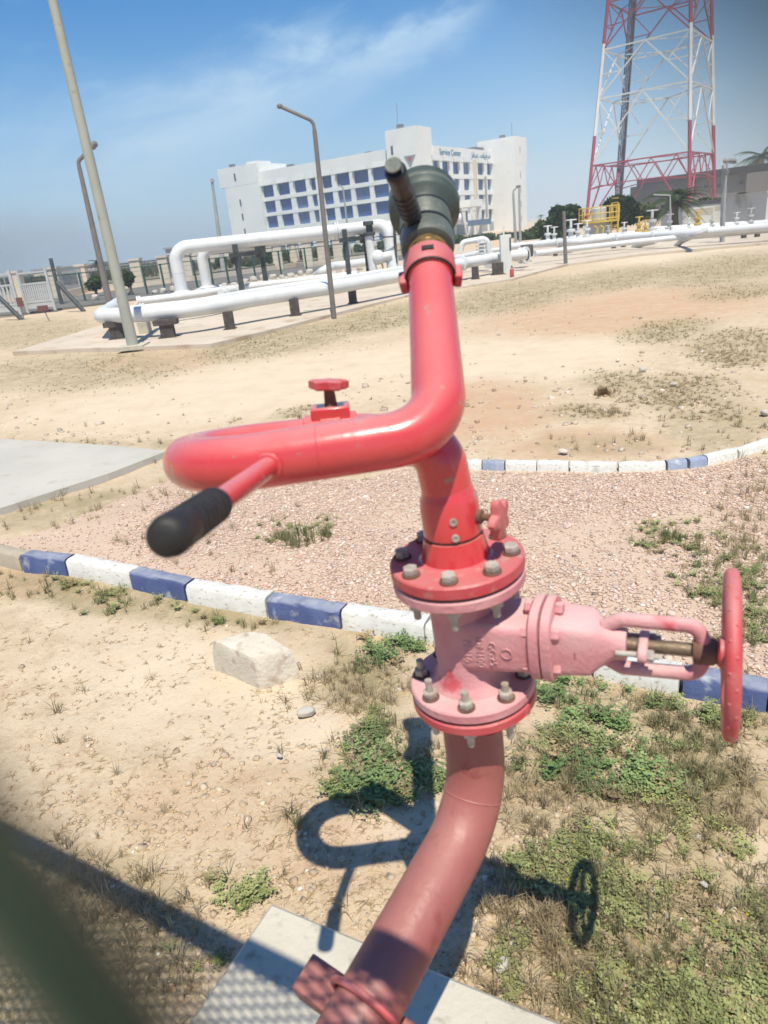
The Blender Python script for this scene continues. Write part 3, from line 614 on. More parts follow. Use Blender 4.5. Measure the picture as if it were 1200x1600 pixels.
alathe([(.03, 1.2602), (.107, 1.2602), (.107, 1.2648), (.03, 1.2648)], 48).build('gasket', M['rust'], vf2)
mf = flange('monitor_flange', 1.265, 1.288, M['red_flange'], .1135)
def hexa_prism(o, d, r, h):
    return MB().lathe(o, d, [(r*.93, 0), (r, .0015), (r, h-.002), (r*.86, h)], 6)
BC = .0925
def bolt_set(par, ztop, zbot, up_nut, head=.013):
    for k in range(8):
        a = R(22.5+45*k+8); e_ = Vector((math.cos(a), math.sin(a), .06*math.cos(a)))*BC; jit = random.uniform(-.004, .004)
        st = MB().lathe(ax(zbot)+e_+AXD*(-.036+jit), AXD, [(.0058, 0), (.0066, .002), (.0066, ztop-zbot+.040+(.030 if up_nut else .006))], 10)
        bo = st.build('bolt', M['bolt'], par, ang=30)
        MB().lathe(ax(ztop)+e_, AXD, [(.0155, .0002), (.0155, .003)], 16).build('washer', M['rust'], par)
        hexa_prism(ax(ztop)+e_+AXD*.003, AXD, .0128, head).build('nut', M['bolt'], par, ang=30)
        hexa_prism(ax(zbot)+e_-AXD*.013, AXD, .0128, .0125).build('nut', M['bolt'], par, ang=30)
bolt_set(pf, 1.045, 1.000, True); bolt_set(mf, 1.288, 1.240, False)
# gate valve
VD = Vector((.901, -.434, .055)).normalized(); VS = Vector((-VD.y, VD.x, 0)).normalized()*-1; VU = VD.cross(VS)*-1
if VU.z < 0: VU = -VU
vo = ax(1.142)
def sect(s, ry, rz, pw=4., n=28, dz=0.):
    out = []
    for j in range(n):
        t = 2*math.pi*j/n; cc, ss = math.cos(t), math.sin(t)
        out.append(vo + VD*s + VS*(math.copysign(abs(cc)**(2/pw), cc)*ry) + VU*(math.copysign(abs(ss)**(2/pw), ss)*rz+dz))
    return out
gv = alathe([(.075, 1.0445), (.064, 1.058), (.058, 1.075), (.058, 1.205), (.064, 1.226), (.078, 1.2405)], 40).build('gate_valve', M['pink'], fm)
MB().rings([sect(-.03, .05, .046, 6), sect(.02, .0605, .050, 7), sect(.09, .058, .046, 7), sect(.127, .052, .044, 6)]).build('valve_body', M['pink'], gv, ang=50)
for sz in (-1, 1):                                     # foundry bosses on the barrel
    MB().rings([[q+VS*(.012) for q in sect(.03, .02, .014, 2.4, 16, sz*.062-.003)], sect(.03, .001, .001, 2, 16, sz*.062)]).build('boss', M['pink'], gv)
bf = MB().rings([sect(.122, .058, .063, 2.8), sect(.125, .062, .067, 2.8), sect(.139, .062, .067, 2.8), sect(.1405, .058, .063, 2.8)]).build('bonnet_flange', M['pink'], gv, ang=50)
bf2 = MB().rings([sect(.1425, .058, .063, 2.8), sect(.144, .062, .067, 2.8), sect(.158, .062, .067, 2.8), sect(.161, .058, .063, 2.8)]).build('bonnet_flange', M['pink'], gv, ang=50)
for a in (35, 90, 145, 215, 270, 325):
    o = vo + VS*(math.cos(R(a))*.052)+VU*(math.sin(R(a))*.055)
    hexa_prism(o+VD*.161, VD, .012, .012).build('bonnet_nut', M['pink'], gv, ang=30)
    hexa_prism(o+VD*.122, -VD, .012, .012).build('bonnet_nut', M['pink'], gv, ang=30)
MB().rings([sect(.158, .050, .050, 6), sect(.172, .048, .048, 6), sect(.216, .045, .045, 6), sect(.230, .036, .036, 4), sect(.250, .027, .028, 2), sect(.270, .025, .026, 2)]).build('bonnet', M['pink'], gv, ang=45)
MB().rings([sect(.196, .047, .002, 3), ]+[sect(.196, .0485, .016, 3), sect(.196, .0492, .012, 3)]).build('boss', M['wheel'], gv)
MB().lathe(vo+VD*.262, VD, [(.0102, 0), (.0102, .170)], 14).build('stem', M['stem'], gv)
th = MB()
for k in range(34):
    th.torus(vo+VD*(.302+k*.0024), VD, .0105, .0011, 14, 4)
th.build('stem_thread', M['stem'], gv)
MB().rings([sect(.288, .038, .013, 2.6), sect(.290, .04, .015, 2.6), sect(.300, .04, .015, 2.6), sect(.302, .038, .013, 2.6)]).build('gland_plate', M['pink'], gv, ang=50)
for sd in (-1, 1):
    hexa_prism(vo+VD*.302+VS*(.028*sd), VD, .0095, .010).build('gland_nut', M['bolt'], gv, ang=30)
    MB().lathe(vo+VD*.255+VS*(.028*sd), VD, [(.0045, 0), (.0045, .064)], 8).build('gland_bolt', M['bolt'], gv)
    yp_ = fillet([vo+VD*.236+VU*(sd*.030), vo+VD*.262+VU*(sd*.045), vo+VD*.372+VU*(sd*.043), vo+VD*.384+VU*(sd*.006)], [.015, .022], 6)
    MB().tube(yp_, .0115, 12).build('yoke_arm', M['pink'], gv)
MB().lathe(vo+VD*.366, VD, [(.019, 0), (.021, .003), (.021, .028), (.017, .034)], 20).build('yoke_hub', M['rust'], gv)
WS = .418; wo = vo+VD*WS
hw = MB().torus(wo, VD, .118, .0112, 60, 12).build('handwheel', M['wheel'], gv)
MB().lathe(wo-VD*.018, VD, [(.02, 0), (.024, .004), (.024, .03), (.018, .034)], 18).build('hub', M['wheel'], hw)
for k in range(5):
    a = R(20+72*k); e = VS*math.cos(a)+VU*math.sin(a)
    MB().tube([wo+e*.02, wo+e*.065-VD*.006, wo+e*.112], [.009, .0075, .0075], 8).build('spoke', M['wheel'], hw)
studs = MB()
for k in range(36):
    a = R(10*k); e = VS*math.cos(a)+VU*math.sin(a)
    studs.ball(wo+e*.1265+VD*(.004 if k % 2 else -.004), .0034, 6)
studs.build('rim_stud', M['wheel'], hw)
# cast lettering on the flat side of the valve body
def text_on(s, o, X, Y, size, name, material, parent, depth=.0012):
    cu = bpy.data.curves.new(name, 'FONT'); cu.body = s; cu.size = size; cu.extrude = depth; cu.align_x = 'CENTER'; cu.align_y = 'CENTER'; cu.resolution_u = 3
    tmp = bpy.data.objects.new('tmp', cu); COL.objects.link(tmp)
    bpy.context.view_layer.update(); me = bpy.data.meshes.new_from_object(tmp.evaluated_get(bpy.context.evaluated_depsgraph_get()))
    bpy.data.objects.remove(tmp); me.name = name; X = X.normalized(); Y = Y.normalized(); Z = X.cross(Y)
    ob = bpy.data.objects.new(name, me); COL.objects.link(ob); ob.parent = parent; me.materials.append(material)
    b = ORG.get(parent, Vector((0, 0, 0))); m_ = Matrix.Identity(4); oo = Vector(o)-b
    for i in range(3): m_[i][0] = X[i]; m_[i][1] = Y[i]; m_[i][2] = Z[i]; m_[i][3] = oo[i]
    ob.matrix_local = m_; ORG[ob] = b; return ob
face = vo + (VS*.0605 if VS.y < 0 else -VS*.0605); Vf = VS if VS.y < 0 else -VS
for i, s_ in enumerate(('PN16', 'DN100', 'GG25')):
    text_on(s_, face+VD*(.022+i*.021)-VU*.004, -VU, VD, .019, 'cast_lettering', M['pink'], gv)
MB().torus(face+VD*.088-VU*.002-Vf*.001, Vf, .009, .0012, 20, 6).build('cast_mark', M['pink'], gv)
# swivel base, elbow and looped waterway
RB = M['red']
base = alathe([(.064, 1.2875), (.058, 1.291), (.053, 1.312), (.0505, 1.328)], 44).build('swivel_base', RB, fm)
alathe([(.046, 1.327), (.046, 1.333)], 44).build('swivel_gap', M['rust'], base)
alathe([(.045, 1.3325), (.0485, 1.334), (.0485, 1.385), (.047, 1.389), (.047, 1.397), (.044, 1.402), (.041, 1.415)], 44).build('swivel_body', RB, base)
for zz in (1.342, 1.370):
    d_ = Vector((-.02, -1, 0)).normalized(); MB().lathe(ax(zz)+d_*.046, d_, [(.0065, 0), (.0065, .005), (.003, .005), (.003, .0035)], 12).build('set_screw', M['bolt'], base)
WR = .0405
F0 = P(350, 729, .955); F1 = P(689, 677, .955); RING = P(672, 428, 1.235); U0 = F0.x+.03
back_z = 1.474; cy_ = (0.955+1.19)/2; rl = (1.19-.955)/2; xc = -.338+rl+WR
sl2 = (F1.z-F0.z)/(F1.x-F0.x); zf = F0.z+(xc-F0.x)*sl2
pts = fillet([ax(1.40), ax(1.485)+Vector((-.006, 0, 0)), Vector((-.035, 1.19, back_z)), Vector((xc, 1.19, back_z))], [.075, .085], 10)
loop = [Vector((xc-math.sin(t)*rl, cy_+math.cos(t)*rl, back_z+(zf-back_z)*(1-math.cos(t))/2)) for t in [math.pi*k/20 for k in range(1, 21)]]
fr = fillet([loop[-1], F1, RING], [.082], 12)
MB().tube(pts+loop+fr[1:], [.0415]*14+[WR]*(len(pts)+len(loop)-14)+[WR]*(len(fr)-2)+[.037], 28).build('waterway', RB, fm)
q0 = loop[-1].lerp(F1, .36); MB().torus(q0, F1-F0, WR+.0002, .0012, 32, 6).build('weld_seam', RB, fm)
# elevation swivel with its clamp knob on the rear limb
bx = P(517, 660, 1.19).x
sw = MB().lathe((bx-.048, 1.19, back_z), (1, 0, 0), [(.039, 0), (.045, .003), (.045, .03), (.0475, .032), (.0475, .066), (.045, .068), (.045, .093), (.039, .096)], 32).build('elevation_swivel', RB, fm)
MB().frame((bx, 1.19, back_z), Vector((1, 0, 0)), Vector((0, 1, 0)), Zu, (-.032, -.022, .03), (.036, .022, .060)).build('clamp_block', RB, sw, bevel=.004)
kb = P(513, 601, 1.19); kz = kb.z
MB().lathe((kb.x, 1.19, back_z+.053), Zu, [(.013, 0), (.011, .008), (.009, kz-back_z-.06)], 12).build('knob_stem', M['rust'], sw)
def lobed(o, d, r, h):
    x, y, d = ortho(d); o = Vector(o); rr = []
    for hh, f in ((-h/2, .82), (-h/2+.003, 1.), (h/2-.003, 1.), (h/2, .82)):
        rr.append([o+d*hh+(x*math.cos(t)+y*math.sin(t))*r*f*(.80+.2*math.cos(5*t)) for t in [2*math.pi*j/40 for j in range(40)]])
    return MB().rings(rr)
lobed((kb.x, 1.19, kz), Vector((.1, .1, 1)), .037, .017).build('clamp_knob', M['wheel'], sw)
# rotation clamp knob on the side of the swivel base
kd = Vector((.86, -.5, 0)).normalized(); ko = ax(1.365)
MB().lathe(ko+kd*.045, kd, [(.012, 0), (.012, .01), (.006, .012), (.006, .034)], 12).build('knob_stem', M['rust'], base)
lobed(ko+kd*.083, kd, .036, .017).build('clamp_knob', M['wheel'], base)
# steering handle
h0, h1, h2 = P(436, 718, .945), P(337, 788, .765), P(256, 843, .61)
hd = (h1-h0).normalized()
ha = MB().tube([h0, h1+hd*.03], .0148, 18).build('handle', RB, fm)
MB().torus(h0+hd*.035, hd, .0155, .004, 20, 8).build('weld_collar', RB, ha)
gd_ = (h2-h1).normalized(); L_ = (h2-h1).length; prof = [(.016, 0), (.021, .002)]
nr = 7
for k in range(nr):
    a = .004+k*(L_*.62/nr); st_ = L_*.62/nr; prof += [(.018, a), (.0218, a+st_*.3), (.0218, a+st_*.7), (.018, a+st_)]
prof += [(.0216, L_*.66), (.0222, L_*.9), (.020, L_*.97), (.013, L_)]
MB().lathe(h1, gd_, prof, 28).build('grip', M['grip'], ha, ang=60)
# coupling and nozzle
ND = (P(659, 284, 1.475)-RING).normalized()
cp = MB().lathe(RING, ND, [(.036, -.014), (.0435, -.012), (.0445, -.008), (.0445, .03), (.041, .035), (.034, .036)], 40).build('coupling', M['wheel'], fm)
MB().torus(RING-ND*.013, ND, .0415, .0022, 40, 6).build('seal_ring', M['grip'], cp)
nxv, nyv, _ = ortho(ND)
d_ = (Vector((0, 0, CAM_H))-RING); d_ = (d_-ND*d_.dot(ND)).normalized(); f_ = ND.cross(d_)
for a in (98, 262):
    e = d_*math.cos(R(a))+f_*math.sin(R(a)); f = ND.cross(e)
    MB().frame(RING, e, f, ND, (.040, -.012, -.022), (.053, .012, .010)).build('lug', M['wheel'], cp, bevel=.003)
d_ = (Vector((0, 0, CAM_H))-RING); d_ = (d_-ND*d_.dot(ND)).normalized(); f_ = ND.cross(d_)
MB().frame(RING, d_, f_, ND, (.043, -.010, .004), (.0465, .010, .014)).build('latch_slot', M['grip'], cp)
MB().lathe(RING, ND, [(.03, .034), (.0335, .036), (.0335, .056), (.036, .058), (.036, .064), (.03, .066)], 32).build('nozzle_neck', M['brass'], fm)
nz_o = MB().lathe(RING, ND, [(.036, .062), (.0455, .066), (.0475, .075), (.0475, .105), (.0445, .108), (.0445, .112), (.0475, .116), (.0475, .185), (.050, .19), (.044, .195)], 40).build('nozzle', M['nozzle'], fm, ang=50)
for hh in (.110, .160):
    MB().lathe(RING, ND, [(.0468, hh-.003), (.0486, hh-.002), (.0486, hh+.002), (.0468, hh+.003)], 40).build('nozzle_band', M['nozzle_dark'], nz_o)
MB().lathe(RING, ND, [(.047, .158), (.051, .168), (.0615, .178), (.065, .182), (.066, .218), (.065, .228), (.060, .230), (.055, .226), (.050, .205), (.02, .203)], 44).build('bumper', M['bumper'], nz_o, ang=50)
MB().lathe(RING, ND, [(.0652, .199), (.0664, .202), (.0664, .209), (.0652, .212)], 44).build('nozzle_band', M['nozzle'], nz_o)
g0, g1 = P(652, 362, 1.33), P(617, 265, 1.18)
gd2 = (g1-g0).normalized(); Lg = (g1-g0).length
ng = MB().lathe(g0-gd2*.01, gd2, [(.018, 0), (.020, .01), (.0165, .03), (.0165, Lg-.01), (.0175, Lg-.004), (.0175, Lg+.006), (.014, Lg+.01)], 22).build('nozzle_handle', M['nozzle_dark'], nz_o)
MB().lathe(g1+gd2*.0102, gd2, [(.0135, 0), (.0125, .0025)], 20).build('end_cap', M['nozzle'], ng)
rb = MB()
for k in range(5): rb.torus(g0+gd2*(Lg*.35+k*.014), gd2, .0165, .0016, 20, 6)
rb.build('grip_rib', M['nozzle_dark'], ng)
# pipe support standing on the slab
def along(path, q):                                   # point and direction at fraction q of a polyline
    ln = [0]
    for a, b in zip(path[:-1], path[1:]): ln.append(ln[-1]+(b-a).length)
    t = q*ln[-1]
    for i in range(len(path)-1):
        if ln[i+1] >= t: return path[i].lerp(path[i+1], (t-ln[i])/(ln[i+1]-ln[i])), (path[i+1]-path[i]).normalized()
    return path[-1], (path[-1]-path[-2]).normalized()
best = min((abs((c_:=along(ip, q/200)[0]).y-.735)+(0 if c_.z > .5 else 9), q) for q in range(200))[1]
sc_, sd_ = along(ip, best/200)
sx_ = Vector((-sd_.y, sd_.x, 0)).normalized()          # to the left of the pipe
if sx_.x > 0: sx_ = -sx_
sn = sx_.cross(sd_); sn = sn if sn.z > 0 else -sn
ps = thing('pipe_support', (sc_.x, sc_.y, SLAB_H), 'dark red steel bracket with a U-bolt clamping the pipe over the slab', 'pipe support')
MB().frame(sc_-sn*.0585, sx_, sd_, sn, (-.085, -.032, -.05), (.165, .032, 0)).build('cross_beam', M['primer'], ps, bevel=.003)
bt = sc_-sn*.1
MB().frame((sc_.x+sx_.x*.06, sc_.y+sx_.y*.06, 0), sx_, Vector((sd_.x, sd_.y, 0)).normalized(), Zu, (-.03, -.03, SLAB_H+.01), (.03, .03, bt.z)).build('post', M['primer'], ps)
MB().frame((sc_.x+sx_.x*.06, sc_.y+sx_.y*.06, 0), sx_, Vector((sd_.x, sd_.y, 0)).normalized(), Zu, (-.075, -.075, SLAB_H-.003), (.075, .075, SLAB_H+.011)).build('base_plate', M['primer'], ps)
ub = [sc_ + sx_*.0655 - sn*.125] + [sc_ + sx_*(.0655*math.cos(t)) + sn*(.0655*math.sin(t)) for t in [math.pi*k/18 for k in range(19)]] + [sc_ - sx_*.0655 - sn*.125]
MB().tube(ub, .0062, 10).build('u_bolt', M['wheel'], ps)
for s_ in (-1, 1): hexa_prism(sc_+sx_*(.0655*s_)-sn*.118, -sn, .011, .01).build('nut', M['wheel'], ps)

# ------------------------------------------------------------------ loose concrete lump and rubble near the kerb
def rocky(name, c, size, seed, m, rot=0., parent=None, flat=None, blocky=.45):
    """broken stone: a lumpy ball pushed part of the way towards a box, with chipped faces"""
    r = random.Random(seed); X = Vector((math.cos(rot), math.sin(rot), 0)); Y = Vector((-X.y, X.x, 0)); mb = MB(); rings = []; nr_, ns_ = 9, 16
    cuts = [(Vector((r.gauss(0, 1), r.gauss(0, 1), r.gauss(.2, .7))).normalized(), r.uniform(.72, .98) if blocky < .9 else r.uniform(1.02, 1.2)) for _ in range(9)]
    for i in range(nr_):
        a = math.pi*(i+.04)/(nr_-1)*.99; ring = []
        for j in range(ns_):
            t = 2*math.pi*j/ns_; d = Vector((math.cos(t)*math.sin(a), math.sin(t)*math.sin(a), -math.cos(a)))
            mx_ = max(abs(d.x), abs(d.y), abs(d.z)); q = d*((1-blocky)+blocky/mx_*.86)
            for nn_, lim in cuts:
                e = q.dot(nn_)
                if e > lim: q = q-nn_*(e-lim)
            q = q*(1+.05*mnoise.noise(q*2.2+Vector((seed, 0, 0))))
            ring.append(Vector(c)+X*(q.x*size[0]/2)+Y*(q.y*size[1]/2)+Zu*(size[2]*(.36+q.z*.62)))
        rings.append(ring)
    return mb.rings(rings).build(name, m, parent, ang=22)
tz = .125; top_ = [G(u, v, tz) for u, v in ((332, 1001), (349, 996), (390, 985), (418, 991), (455, 1013), (430, 1021), (396, 1029), (372, 1018))]
cen = sum(top_, Vector())/8; rings = []
for f, z in ((1.10, -.04), (1.07, .04), (1.03, .085), (1.0, .112), (.95, .123), (.6, .127), (.2, .129)):
    ring = []
    for k in range(32):
        q = top_[k//4].lerp(top_[(k//4+1) % 8], (k % 4)/4); q = cen+(q-cen)*f; w = mnoise.noise(Vector((q.x*14, q.y*14, z*14)))
        ring.append(Vector((q.x+w*.007, q.y-w*.007, z+.008*mnoise.noise(Vector((q.x*20, q.y*20, 3.))))))
    rings.append(ring)
tag(MB().rings(rings).build('concrete_lump', M['lump'], ang=40), 'pale broken lump of concrete lying on the soil below the kerb', 'concrete lump')
for i, (u, v, s_, lab) in enumerate(((478, 1112, .085, 'pale crumbled rubble piece on the soil beside green weeds'), (507, 1170, .025, 'small white stone between the weed clump and bare soil'), (436, 1178, .03, 'small grey stone on open sand left of the weeds'), (784, 1506, .05, 'flat grey stone lying just beyond the slab edge'), (1100, 1378, .026, 'bright white stone in the weeds right of the handwheel shadow'),
        (1005, 577, .11, 'largest pale rock on the dry ground beyond the far kerb'), (965, 562, .08, 'low tan rock just left of the largest pale rock'), (1052, 600, .09, 'pale flat stone right of the largest pale rock'), (1195, 645, .12, 'white stone at the right edge of the dry ground'), (880, 705, .09, 'dark reddish stone close behind the far kerb'))):
    p = G(u, v); tag(rocky('stone', (p.x, p.y, -.01), (s_, s_*.62, s_*.33), 50+i, M['rock'] if i not in (6, 9) else M['lump'], i*1.3), lab, 'stone')
# ------------------------------------------------------------------ white pipelines
def pipeline(label, pts, r, bend, group='white pipelines', flanges=(), seams=0, n=16, name='pipeline', m='white_pipe', caps=()):
    pts = [Vector(p) for p in pts]; f = fillet(pts, bend, 8) if len(pts) > 2 else pts
    t = thing(name, (pts[0].x, pts[0].y, 0), label, 'pipe', group)
    MB().tube(f, r, n).build('pipe', M[m], t)
    L = sum(((b-a).length for a, b in zip(f[:-1], f[1:])))
    for q in flanges:
        p_, d_ = along(f, q)
        MB().lathe(p_-d_*.07, d_, [(r, 0), (r*1.38, .002), (r*1.38, .055), (r*1.1, .058), (r*1.1, .082), (r*1.38, .085), (r*1.38, .14), (r, .142)], 18).build('flange', M[m], t)
    for k in range(seams):
        p_, d_ = along(f, (k+.5)/seams); MB().torus(p_, d_, r, r*.035, 18, 4).build('weld_seam', M[m], t)
    return t, f
def leg(u, v, z, w=.3, lab='', kind=0):
    p = G(u, v, .05)
    s_ = thing('pipe_saddle', (p.x, p.y, .05), lab, 'pipe support', 'supports under the front pipeline')
    MB().frame((p.x, p.y, .05), Vector((1, 0, 0)), Vector((0, 1, 0)), Zu, (-w*.45, -.1, 0), (w*.45, .1, z-.04)).build('column', M['support'], s_)
    MB().frame((p.x, p.y, .05), Vector((1, 0, 0)), Vector((0, 1, 0)), Zu, (-w*.6, -.16, -.002), (w*.6, .16, .02)).build('base_plate', M['support'], s_)
    if kind: MB().frame((p.x, p.y, .05), Vector((1, 0, 0)), Vector((0, 1, 0)), Zu, (-w*.8, -.14, z-.16), (w*.8, .14, z-.045)).build('saddle', M['support'], s_)
    return s_
def Gz(u, v, z): return G(u, v, z)
ZA = .6
Apts = [Gz(168, 478, .5)+Vector((-.1, 1.6, 0)), Gz(158, 494, ZA), Gz(265, 489, ZA), Gz(400, 467, ZA), Gz(520, 449, ZA), Gz(630, 430, ZA), Gz(720, 412, ZA), Gz(778, 402, ZA), Gz(822, 397, ZA)]
_, fA = pipeline('thick white pipe nearest the lamp posts, with a rounded bend at its left end', Apts, .182, [.38, 6, 6, 6, 6, 6, 3], flanges=(.86,), seams=9)
for (u, v, w, k, lab) in ((186, 529, .34, 1, 'dark saddle support under the bend at the left end of the thick pipe'), (264, 527, .34, 1, 'dark saddle support just right of the thick grey lamp post'), (360, 514, .24, 0, 'dark pipe stub leg between the grey post and the rusty lamp post'), (462, 493, .26, 0, 'dark leg under the thick pipe just left of the rusty lamp post'), (552, 474, .26, 0, 'dark leg under the thick pipe right of the rusty lamp post'), (743, 436, .24, 0, 'small dark leg under the thick pipe behind the monitor'), (778, 429, .42, 0, 'wide dark leg under the thick pipe beside the pale panel')):
    leg(u, v, ZA-.15, w, lab, k)
for u, v in ((228, 520),):
    p = G(u, v, .05); tag(MB().frame((p.x, p.y, .05), Vector((1, 0, 0)), Vector((0, 1, 0)), Zu, (-.14, -.12, 0), (.14, .12, .28)).build('concrete_block', M['concrete'], smooth=False, bevel=.01), 'small grey concrete block behind the thick pipe, between two dark saddles', 'block')
pipeline('slimmer white pipe lying just behind the thick front pipe', [Gz(205, 484, .5), Gz(300, 474, .5), Gz(400, 455, .5), Gz(520, 438, .5), Gz(640, 418, .5), Gz(740, 397, .5), Gz(780, 390, .5), Gz(850, 378, .5)], .11, [5]*6, flanges=(.012, .8), seams=7)
pipeline('third white pipe with an open flange end behind the two front pipes', [Gz(214, 471, .45), Gz(290, 462, .45), Gz(400, 446, .45), Gz(560, 428, .45)], .13, [6, 6], flanges=(.008,), seams=4)
pipeline('short white pipe angled into the ground with a dark grating beside the rear post', [Gz(494, 431, .05), Gz(505, 423, .5), Gz(520, 416, .55), Gz(585, 408, .55)], .2, [.35, 1.])
# raised pipes on portal frames
YD = 27.
D0 = P(278, 458, YD); D1 = P(271, 388, YD); D2 = P(570, 356, YD+1.5); 
_, fD = pipeline('raised white pipe on portal frames, nearest of the high bends', [Vector((D1.x, D1.y, .3)), D1, D2, P(606, 350, YD+1.2), P(615, 425, YD+1.)], .235, [.5, 3, .7], flanges=(.68,), seams=6)
E1 = P(313, 391, YD+1.6); pipeline('second raised white pipe, its leg standing right of the first bend', [Vector((E1.x, E1.y, .3)), E1, P(640, 349, YD+3.2), P(720, 341, YD+3.2)], .2, [.45, 3], flanges=(.0,))
for q, lab in ((D1, 'flanged white pipe collar under the nearest high bend'), (E1, 'flanged white pipe collar under the second high bend')):
    t = thing('pipe_collar', (q.x, q.y, .05), lab, 'pipe fitting', 'collars of the raised pipes')
    MB().lathe((q.x, q.y, .05), Zu, [(.3, 0), (.3, .5), (.26, .55)], 20).build('sleeve', M['white_pipe'], t)
    MB().lathe((q.x, q.y, .45), Zu, [(.24, 0), (.38, .002), (.38, .1), (.25, .102)], 20).build('flange', M['white_pipe'], t)
for k, (u, v, u1, v1) in enumerate(((300, 462, 345, 450), (345, 458, 372, 452))):  # short manifold pipes lying between
    a, b = Gz(u, v, .4), Gz(u1, v1, .4); pipeline(('left', 'right')[k]+' stub of white manifold pipe below the high bends', [a, b], .14, 0, flanges=(.2, .8))
def portal(pa, pb, top, lab, over=.45):
    t = thing('portal_frame', (pa.x, pa.y, .05), lab, 'pipe frame', 'dark portal frames under the raised pipes')
    for p in (pa, pb): MB().frame((p.x, p.y, .05), Vector((1, 0, 0)), Vector((0, 1, 0)), Zu, (-.09, -.09, 0), (.09, .09, top-.05)).build('post', M['dark_steel'], t)
    d = (pb-pa); d.z = 0; d.normalize()
    MB().bar(Vector((pa.x, pa.y, top-.36))-d*over, Vector((pb.x, pb.y, top-.36))+d*over*.4, .14, .16).build('cross_beam', M['dark_steel'], t)
    MB().bar(Vector((pb.x, pb.y, top-.30))+d*.1, Vector((pb.x, pb.y, top-.30))-d*.25, .3, .5).build('bracket', M['dark_steel'], t)
portal(P(376, 440, YD-.2), P(414, 430, YD+1.9), 1.98, 'dark frame of two posts holding the raised pipe left of the rusty lamp post')
portal(P(545, 425, YD-.2), P(575, 415, YD+1.9), 2.1, 'dark frame behind the rusty lamp post, right of the two-post frame')
# valve manifold beside the right-hand high bend
vmf = thing('valve_manifold', P(592, 425, YD+1), 'white valve manifold with drop pipe between the raised pipe and the ground', 'valve')
vp = lambda u, v: P(u, v, YD+.9)
MB().tube([vp(576, 369), vp(580, 400), vp(583, 422)], .16, 14).build('drop_pipe', M['white_pipe'], vmf)
MB().tube([vp(583, 405), vp(612, 398)], .16, 14).build('branch_pipe', M['white_pipe'], vmf)
MB().ball(vp(590, 402), .27, 14).build('valve_body', M['white_pipe'], vmf)
MB().tube([vp(580, 352), vp(582, 372)], .05, 8).build('actuator_stem', M['dark_steel'], vmf)
MB().lathe(vp(577, 368), (0, 0, 1), [(.17, 0), (.23, .002), (.23, .1), (.1, .12), (.1, .34), (.2, .36), (.2, .5)], 14).build('actuator', M['dark_steel'], vmf)
MB().tube([vp(616, 355), vp(620, 425)], .055, 8).build('conduit', M['dark_steel'], vmf)
MB().torus(vp(608, 370), (vp(608, 370)-vp(607, 350)), .245, .03, 18, 6).build('clamp_band', M['dark_steel'], vmf)
MB().tube([vp(628, 380), vp(634, 420)], .03, 6).build('yellow_rail', M['yellow'], vmf); MB().tube([vp(594, 405), vp(600, 422)], .04, 6).build('yellow_rail', M['yellow'], vmf)
# behind the nozzle: small loop, valves, panel
lpv = thing('valve_loop', P(745, 405, 29), 'low white pipe loop with stacked valve parts just left of the pale panel', 'valve')
lq = lambda u, v, dy=0: P(u, v, 29+dy)
MB().tube(fillet([lq(720, 392), lq(722, 379), lq(755, 373), lq(762, 377), lq(764, 400)], .25, 5), .11, 12).build('pipe', M['white_pipe'], lpv)
for k in range(5): MB().lathe(lq(752, 402-k*5.5), Zu, [(.1, 0), (.22, .002), (.22, .05), (.1, .052)], 14).build('flange', M['white_pipe'], lpv)
MB().tube([lq(752, 404), lq(753, 374)], .1, 10).build('pipe', M['white_pipe'], lpv)
MB().lathe(lq(762, 407, -1), Vector((.8, .5, 0)), [(.2, 0), (.3, .002), (.3, .07), (.2, .09), (.2, .11), (.3, .13), (.3, .2), (.2, .202)], 18).build('flange', M['white_pipe'], lpv)
pan = P(791, 430, 26.3); pt = thing('control_panel', (pan.x, pan.y, .05), 'tall pale cabinet panel with a dark window beside the pipes', 'cabinet')
pw = 20*24.6/1080
MB().box((pan.x-pw*.42, pan.y-.12, .05), (pan.x+pw*.42, pan.y+.12, 1.36)).build('cabinet', M['panel'], pt, smooth=False, bevel=.01)
MB().box((pan.x+pw*.27, pan.y-.135, .82), (pan.x+pw*.39, pan.y-.121, 1.25)).build('window', M['dark_steel'], pt, smooth=False)
MB().tube([(pan.x-pw*.1, pan.y, 1.36), (pan.x-pw*.1, pan.y, 1.62)], .025, 8).build('conduit', M['panel'], pt)
ex = G(800, 433, .05); et = thing('extinguisher', ex, 'small red extinguisher standing at the foot of the pale panel', 'extinguisher')
MB().lathe(ex, Zu, [(.06, 0), (.07, .02), (.07, .22), (.05, .27), (.02, .29)], 14).build('cylinder', M['ext_red'], et)
MB().lathe(ex+Zu*.29, Zu, [(.02, 0), (.02, .04), (.035, .045), (.035, .07)], 10).build('valve_head', M['dark_steel'], et)
vh = thing('end_valve', Gz(812, 398, .5), 'white end valve with a dark flange mouth right of the pale panel', 'valve')
a = Gz(803, 400, .5); d = Vector((.75, -.66, 0)).normalized()
MB().lathe(a, d, [(.2, 0), (.2, .25), (.3, .27), (.3, .36), (.22, .38), (.22, .46), (.32, .48), (.32, .56), (.18, .57)], 18).build('body', M['white_pipe'], vh)
MB().lathe(a+d*.56, d, [(.2, 0), (.2, .02), (.02, .021)], 16).build('mouth', M['dark_steel'], vh)
dk = thing('pipe_stub', Gz(822, 392, .5), 'dark open pipe stub lying behind the end valve', 'pipe fitting')
MB().lathe(Gz(832, 391, .5), Vector((-.9, .4, 0)), [(.24, 0), (.26, .01), (.26, .5), (.18, .52)], 16).build('sleeve', M['support'], dk)
